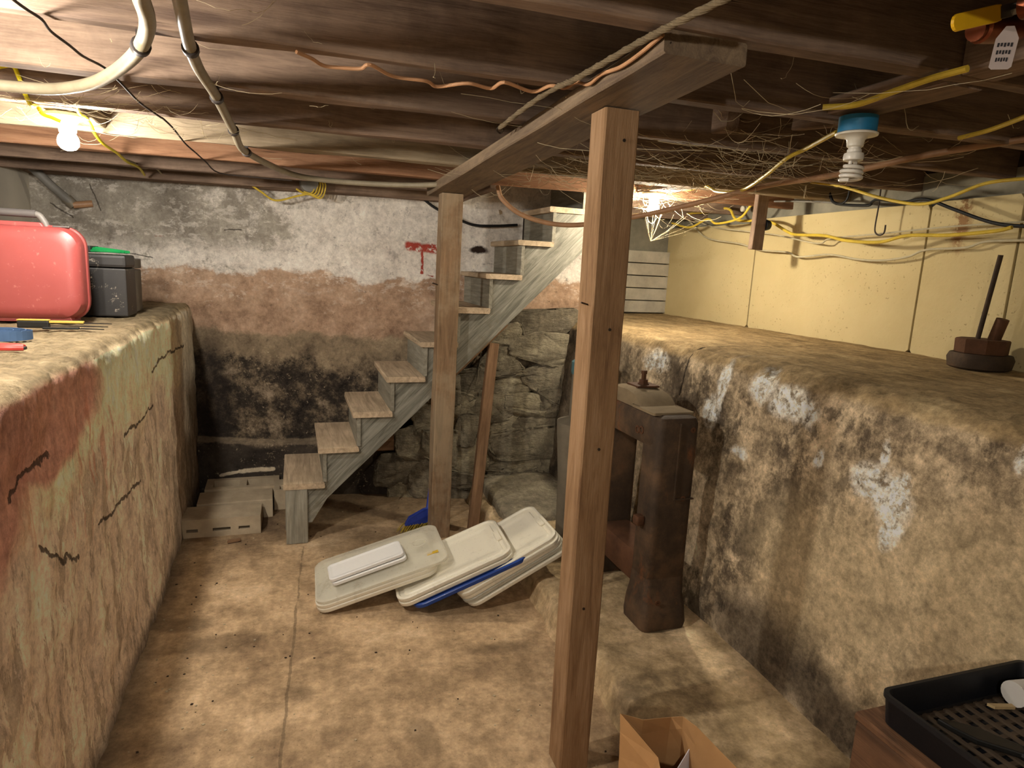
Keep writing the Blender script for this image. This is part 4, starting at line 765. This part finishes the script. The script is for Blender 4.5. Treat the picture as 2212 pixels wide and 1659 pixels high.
cable('ceiling_cable', 'short black cable loop hanging under the right-hand joists', xpts([(1806, 441), (1822, 438), (1832, 425), (1838, 392)], 2.49), .005, 'cable_black')
cable('ceiling_cable', 'yellow cable slanting across the dark joists below the ball valve', jpts([(1777, 232), (1850, 226), (1930, 198), (2010, 170), (2090, 148)], -.012), .0075, 'cable_yellow')
cable('ceiling_cable', 'short yellow cable at the right edge beneath the dark joists', jpts([(2072, 298), (2140, 280), (2230, 246)], -.012), .0065, 'cable_yellow')
cable('wire_hook', 'hook of bent dark wire hanging before the wallboards', xpts([(1903, 405), (1898, 445), (1890, 492), (1893, 505), (1902, 508), (1910, 502), (1913, 486)], 2.50), .0035, 'wire_dark', 'hook', 6, group='wire hooks')
cable('ceiling_wire', 'wavy salmon coloured wire strung under the middle joists', jpts([(640, 112), (672, 126), (700, 142), (745, 147), (780, 148), (800, 140), (850, 165), (920, 175), (945, 187), (1010, 180), (1060, 191), (1090, 178), (1150, 198), (1190, 185)], -.008) + [at(1220, 190, 0, .62), at(1245, 178, 0, .64), at(1272, 182, 0, .645), at(1300, 160, 0, .647), at(1340, 145, 0, .648), at(1380, 118, 0, .648), at(1432, 75, 0, .65)], .0042, 'cable_salmon')
cable('hanging_rope', 'twisted dusty rope slung along the support plank', jpts([(1080, 276), (1130, 236), (1190, 195)], -.012) + [at(1240, 172, 0, .61), at(1300, 138, 0, .625), at(1380, 92, 0, .635), at(1450, 55, 0, .64), at(1560, 0, 0, .66), at(1640, -40, 0, .67)], .0075, 'rope_fibre', 'rope', 9, 10, .55)
tag(MB().tube(smooth_path([atj(1079, 272, .0), atj(1073, 280, -.01), atj(1081, 288, -.016), atj(1088, 280, -.008)]), .0025, 6).build('screw_eye', 'nail_metal', smooth=True), 'small screw eye holding the rope end under a joist', 'screw eye')
cable('wall_cable', 'black cable drooping on the rear wall behind the far post', [atw(a, b, .05) for a, b in ((880, 402), (915, 430), (945, 452), (1000, 478), (1030, 487), (1075, 488), (1118, 486))], .008, 'cable_black')
cable('wall_cable', 'yellow cable looping from the round junction box along the rear wall', [atw(a, b, .17) for a, b in ((540, 398), (565, 415), (595, 433), (640, 424), (680, 414), (692, 398))], .0055, 'cable_yellow')
cable('wall_cable', 'second yellow cable curling under the round junction box', [atw(a, b, .20) for a, b in ((640, 408), (655, 417), (672, 420), (686, 411), (692, 392))], .0055, 'cable_yellow')
cable('ceiling_cable', 'thin crooked dark wire crossing the left joists diagonally', jpts([(20, -8), (40, 8), (60, 22), (90, 42), (110, 68), (150, 98), (180, 122), (225, 146), (262, 180), (300, 220), (345, 252), (352, 256), (372, 275), (388, 295), (402, 312), (425, 332), (445, 350), (475, 374), (560, 384), (630, 390)], -.006), .003, 'wire_dark', sub=4)
cable('ceiling_cable', 'bright yellow cable feeding the left bulb from the left', [at(a, b, 1, 2.36) for a, b in ((-20, 148), (25, 142), (40, 165), (55, 205), (68, 228))] + [at(a, b, 1, 2.45) for a, b in ((80, 228), (92, 246), (112, 254), (132, 263))], .006, 'cable_bright')
cable('ceiling_cable', 'yellow cable leaving the left bulb down to the rear sill', [at(a, b, 1, y) for a, b, y in ((172, 195, 2.4), (165, 225, 2.42), (172, 245, 2.46), (184, 252, 2.5), (196, 270, 2.58), (206, 290, 2.68), (225, 312, 2.85), (252, 330, 3.05), (275, 350, 3.3), (300, 362, 3.55), (312, 378, 3.8))], .0055, 'cable_bright')
cable('ceiling_cable', 'frayed cable end at the rear sill above the red case', [at(a, b, 1, y) for a, b, y in ((270, 345, 3.25), (290, 352, 3.5), (305, 362, 3.7), (330, 363, 3.8), (340, 366, 3.85), (350, 377, 3.95))], .0045, 'cable_white')
PA = jpts([(300, -60), (303, -10), (316, 30), (318, 60), (308, 92), (285, 125), (240, 160), (190, 182), (120, 192), (50, 189), (-40, 180)], -.03)
PBp = jpts([(372, -60), (388, 0), (398, 50), (410, 100), (430, 150), (465, 205), (492, 258), (508, 290), (518, 315), (534, 330)], -.022) + jpts([(580, 355), (640, 379), (720, 391), (820, 398), (900, 400), (960, 398)], -.02)
def piped(name, label, pts, r, clips):
    t = thing(name, label, 'pipe', pts[0], group='grey pipes under the left joists'); wpart(MB().tube(smooth_path(pts, 8), r, 14).build('tube', 'pipe_grey', smooth=True), t)
    for c in clips:
        p = atj(*c, -.022); q = min(range(len(pts) - 1), key=lambda i: (pts[i] - p).length); d = (pts[min(q + 1, len(pts) - 1)] - pts[max(q - 1, 0)]).normalized(); p = pts[q] + d * d.dot(p - pts[q])
        wpart(MB().tube([p - d * .011, p - d * .009, p + d * .009, p + d * .011], [r + .002, r + .0045, r + .0045, r + .002], 14).build('clip', 'brass_clip', smooth=True), t)
        wpart(MB().box((p.x - .006, p.y - .012, p.z), (p.x + .006, p.y + .012, p.z + .028)).build('clip_tab', 'brass_clip'), t)
piped('plastic_pipe_run', 'grey pipe bending left in a broad curve above the left bulb', PA, .0145, [(308, 92)])
piped('plastic_pipe_run', 'grey clipped pipe snaking across the joists to the support plank', PBp, .0125, [(412, 105), (468, 210), (504, 282), (532, 329)])
c = atw(668, 398, .19); jb = thing('junction_box', 'round metal junction box with cable loops at the rear sill', 'junction box', c)
wpart(MB().lathe([(.05, 0), (.052, .012), (.045, .05), (.02, .055)], 22).xf(Matrix.Translation(c) @ Matrix.Rotation(math.pi / 2, 4, 'X')).build('body', 'cable_grey', smooth=True), jb)
for k in range(5): wpart(MB().tube(smooth_path([c + Vector((.02 + .012 * k, -.03, .035)), c + Vector((.028 + .014 * k, -.045, -.01)), c + Vector((.01 + .012 * k, -.05, -.05 - .006 * k)), c + Vector((-.03, -.04, -.045))]), .0042, 6).build('cable_loop', 'cable_yellow', smooth=True), jb)
cp = [atw(a, b, d) for a, b, d in ((40, 338, .18), (70, 362, .16), (110, 400, .10), (152, 436, .05))]
co = thing('conduit_pipe', 'grey conduit slanting down into a hole in the rear wall above the red case', 'pipe', cp[0]); wpart(MB().tube(cp, .023, 14).build('tube', 'cable_grey', smooth=True), co)
wpart(MB().tube([cp[-1] + Vector((-.02, 0, .02)), cp[-1] + Vector((.015, .01, -.02))], .028, 14).build('coupling', 'galvanised', smooth=True), co); wpart(MB().tube([atw(158, 443, .05), atw(200, 440, .01)], .019, 12).build('stub', 'copper_brown', smooth=True), co)
# hanging wooden block with switch, knob insulators
hb = at(1637, 485, 0, 2.33); t = thing('hanging_block', 'dark wooden block with a black switch hanging before the wallboards', 'block', (hb.x, hb.y, hb.z))
timber('board', (hb.x, hb.y, hb.z - .13), (hb.x + .012, hb.y, hb.z + .21), .075, .03, 'joist_wood', (1, 0, -.2), t, seed=21)
wpart(MB().lathe([(.028, 0), (.03, .008), (.024, .03), (.008, .036)], 16).xf(Matrix.Translation((hb.x + .04, hb.y, hb.z + .0)) @ Matrix.Rotation(math.pi / 2, 4, 'Y')).build('switch', 'black_plastic', smooth=True), t)
for px, py, lb in ((1564, 434, 'left white porcelain knob insulator under the right-hand joist'), (1614, 452, 'right white porcelain knob insulator beside the hanging block')):
    p = at(px, py, 0, 2.55); tag(MB().lathe([(.010, 0), (.017, .003), (.017, .014), (.011, .018), (.011, .022), (.017, .026), (.017, .036), (.009, .04)], 18).xf(Matrix.Translation(p) @ Matrix.Rotation(-math.pi / 2, 4, 'Y')).build('knob_insulator', 'porcelain', smooth=True), lb, 'insulator', 'porcelain knob insulators')
# ball valve with tag
plain('valve_yellow', 'd9a818', .45, .4, var=.1); plain('copper_metal', '7a4128', .35, .5, .8, var=.3); plain('steel', '8b8a86', .35, .5, .9); plain('tag_card', '9a8c86', .7, .2, var=.1); plain('ink', '2c2a2c', .8, .1)
vp = at(2190, 20, 1, .92); va = thing('ball_valve', 'ball valve with yellow lever and paper tag in the upper right corner', 'valve', vp)
e = at(2062, 50, 1, .90); mm = frame3(vp, e - vp, (0, 0, 1)); L_ = (e - vp).length
out = [(.035, -.013), (.05, -.0145)] + [(L_ - .012 + .014 * math.cos(a), .014 * math.sin(a)) for a in [-1.4, -.9, -.4, 0, .4, .9, 1.4]] + [(.05, .0145), (.035, .013)]
lv = wpart(MB().poly([(a, b, 0) for a, b in out], (0, 0, .006)).xf(mm).build('lever', 'valve_yellow', bevel=.0015), va)
for x0, x1, yy, hh in ((.05, .066, .004, .0025), (.05, .066, -.004, .0025), (.052, .055, 0, .009), (.088, .118, .003, .0022), (.088, .118, -.003, .0022)):
    q = MB().box((x0, yy - hh / 2, .0055), (x1, yy + hh / 2, .0068)).xf(mm).build('lettering', 'ink'); q.parent = lv; q.matrix_parent_inverse = lv.matrix_world.inverted()
wpart(MB().box((0, -.011, 0), (.04, .011, .004)).xf(mm).build('lever_arm', 'steel', bevel=.001), va)
wpart(MB().lathe([(.011, -.01), (.011, .012), (.007, .013), (.007, .02)], 6).xf(mm).build('stem_nut', 'brass_clip' if 0 else 'steel'), va)
wpart(MB().lathe([(.020, -.04), (.022, -.038), (.022, -.015), (.013, -.012)], 20).xf(mm).build('bonnet', 'copper_metal', smooth=True), va)
bd = vp + Vector((.0, .04, -.015)); wpart(MB().tube([bd + Vector((-.035, .0, -.012)), bd + Vector((-.026, 0, -.01)), bd + Vector((-.022, 0, -.009)), bd + Vector((.04, 0, .0)), bd + Vector((.2, 0, .04))], [.02, .02, .025, .025, .016], 16).build('body', 'copper_metal', smooth=True), va)
tg = wpart(MB().poly([(-.006, 0, .0), (.006, 0, 0), (.0165, 0, -.02), (.0165, 0, -.066), (.012, 0, -.07), (-.012, 0, -.07), (-.0165, 0, -.066), (-.0165, 0, -.02)], (0, .0012, 0)).xf(Matrix.Translation(at(2183, 56, 1, .885)) @ Matrix.Rotation(-.85, 4, 'Z') @ Matrix.Rotation(.08, 4, 'Y')).build('tag', 'tag_card'), va)
for k, (w, z) in enumerate(((.024, -.030), (.022, -.042), (.019, -.054))):
    for i in range(5):
        x = -w / 2 + w * i / 5; q = MB().box((x, -.0008, z - .0035 + .001 * (i % 2)), (x + w * .13, -.0001, z + .003)).xf(Matrix.Translation(at(2183, 56, 1, .885)) @ Matrix.Rotation(-.85, 4, 'Z') @ Matrix.Rotation(.08, 4, 'Y')).build('lettering', 'ink'); q.parent = tg; q.matrix_parent_inverse = tg.matrix_world.inverted()
timber('backing_board', (1.40, .80, 1.95), (1.40, 1.1, 1.95), .10, .11, 'joist_wood', (1, 0, 0), ceil)
# bridging pieces between the right-hand joists
for x, y, k in ((1.55, 1.50, 0), (1.30, 1.75, 1)):
    timber('bridging', (x, y + .05, zc(y) + .06), (x + .02, y + .33, zc(y) + .09), .09, .04, 'joist_wood', (0, 0, 1), ceil, seed=k + 30)
# ================================================================== broom behind the far post
plain('broom_blue', '2b3f97', .45, .4); plain('bristle_yellow', 'a8903a', .8, .2); br = thing('broom', 'blue broom with yellow bristles on the floor behind the far post', 'broom', (.68, 3.32, 0))
wpart(MB().tube([(.695, 3.345, .10), (.735, 3.42, .30), (.79, 3.52, .62)], .0115, 10).build('handle', 'broom_blue', smooth=True), br)
wpart(MB().loops([[(.56, 3.30, .035), (.72, 3.33, .035), (.71, 3.37, .035), (.57, 3.35, .035)], [(.585, 3.31, .075), (.72, 3.33, .085), (.712, 3.362, .085), (.59, 3.345, .075)], [(.67, 3.325, .115), (.715, 3.335, .12), (.71, 3.357, .12), (.67, 3.348, .115)]]).build('head', 'broom_blue', bevel=.004), br)
b = MB()
for i in range(90):
    x = .555 + .16 * random.random(); y = 3.30 + .06 * random.random() + (x - .56) * .15; b.tube([(x, y, .04), (x - .02 - .02 * random.random(), y - .03 * random.random(), .0035)], .0016, 4)
q = b.build('bristles', 'bristle_yellow'); q['kind'] = 'stuff'; wpart(q, br)
# ================================================================== loose board by the lids, wood scrap, crumbs
tag(timber('loose_board', (1.155, 2.30, .105), (1.19, 2.40, .30), .012, .09, 'scrap_wood', (0, 1, 0), rough=.001, seed=3, nseg=3), 'short grey board propped between the right lid stack and the near post', 'board')
p = at(505, 1172, 2, .006); tag(MB().poly([(p.x - .03, p.y, .004), (p.x + .03, p.y + .015, .004), (p.x + .03, p.y + .03, .004), (p.x - .028, p.y + .02, .004)], (0, 0, .012)).build('wood_scrap', 'scrap_wood'), 'small splinter of dark wood on the floor before the slotted block', 'wood scrap')
plain('crumb_pale', 'b9a98c', .9, .1); plain('crumb_dark', '40342a', .9, .1)
for nm, mt_, cnt, lb in (('floor_crumbs', 'crumb_pale', 160, 'pale plaster crumbs scattered over the floor'), ('floor_grit', 'crumb_dark', 120, 'dark grit and leaf bits scattered over the floor')):
    b = MB()
    for i in range(cnt):
        x = random.uniform(-.5, 1.0) if i % 3 else random.uniform(-.5, -.2); y = random.uniform(1.0, 4.0); r = random.uniform(.0012, .0042); h = r * random.uniform(.4, .9); z = .006 * fr((x, y, 0), 2.0, 4) + .0005
        a = random.random() * 6; b.loops([[(x + r * math.cos(a + k * 1.57) * (1 + .5 * (k % 2)), y + r * math.sin(a + k * 1.57), z + dz) for k in range(4)] for dz in (-.001, h)])
    tag(b.build(nm, mt_), lb, 'debris', kind='stuff')
# ================================================================== cobwebs
n = NT('cobweb_dust'); M['cobweb_dust'] = n.out(lin('b8a888'), .95, .1)
def webs(name, label, regions, r=.0007):
    b = MB()
    for cnt, (lo, hi), (ax, ay, az), sag in regions:
        for i in range(cnt):
            p = Vector([random.uniform(lo[k], hi[k]) for k in range(3)]); d = Vector((random.gauss(0, ax), random.gauss(0, ay), random.gauss(0, az))); q = p + d; s = sag * random.random(); pts = []
            for k in range(8):
                t = k / 7; pts.append(p.lerp(q, t) + Vector((random.gauss(0, .0015), random.gauss(0, .0015), -s * 4 * t * (1 - t) + random.gauss(0, .001))))
            b.tube(pts, r * random.choice((.7, 1, 1, 1.5)), 3)
    return tag(b.build(name, 'cobweb_dust'), label, 'cobweb', kind='stuff')
webs('cobweb', 'dense dusty cobwebs under the joists around the right bulb', [(340, ((.85, 1.7, 1.80), (1.9, 2.95, 1.89)), (.22, .08, .02), .05), (70, ((1.5, 2.8, 1.74), (1.95, 3.05, 1.85)), (.12, .1, .03), .05), (70, ((.9, 1.2, 1.86), (2.4, 2.2, 1.93)), (.15, .15, .03), .04)])
webs('cobweb', 'cobwebs strung between the joists around the left bulb', [(80, ((-1.0, 2.1, 1.82), (-.2, 2.6, 1.88)), (.15, .08, .02), .04), (60, ((-.9, 1.4, 1.84), (.6, 3.3, 1.93)), (.10, .03, .02), .02)], .0005)
b = MB(); bc = Vector((1.725, 2.97, zc(2.97) - .155)); ap = bc + Vector((0, 0, -.075))
for i in range(16):
    a = random.uniform(-.9, .9); q = bc + Vector((.10 * math.cos(a) + random.uniform(.05, .30), .08 * math.sin(a) - random.uniform(0, .1), random.uniform(.02, .10))) if i > 10 else bc + Vector((.045 * math.cos(i), .045 * math.sin(i), .06))
    b.tube([ap, ap.lerp(q, .5) + Vector((0, 0, -.012)), q], .0002, 3)
tag(b.build('cobweb', 'cobweb_dust'), 'pointed cobweb funnel drawn together below the right bulb', 'cobweb', kind='stuff')
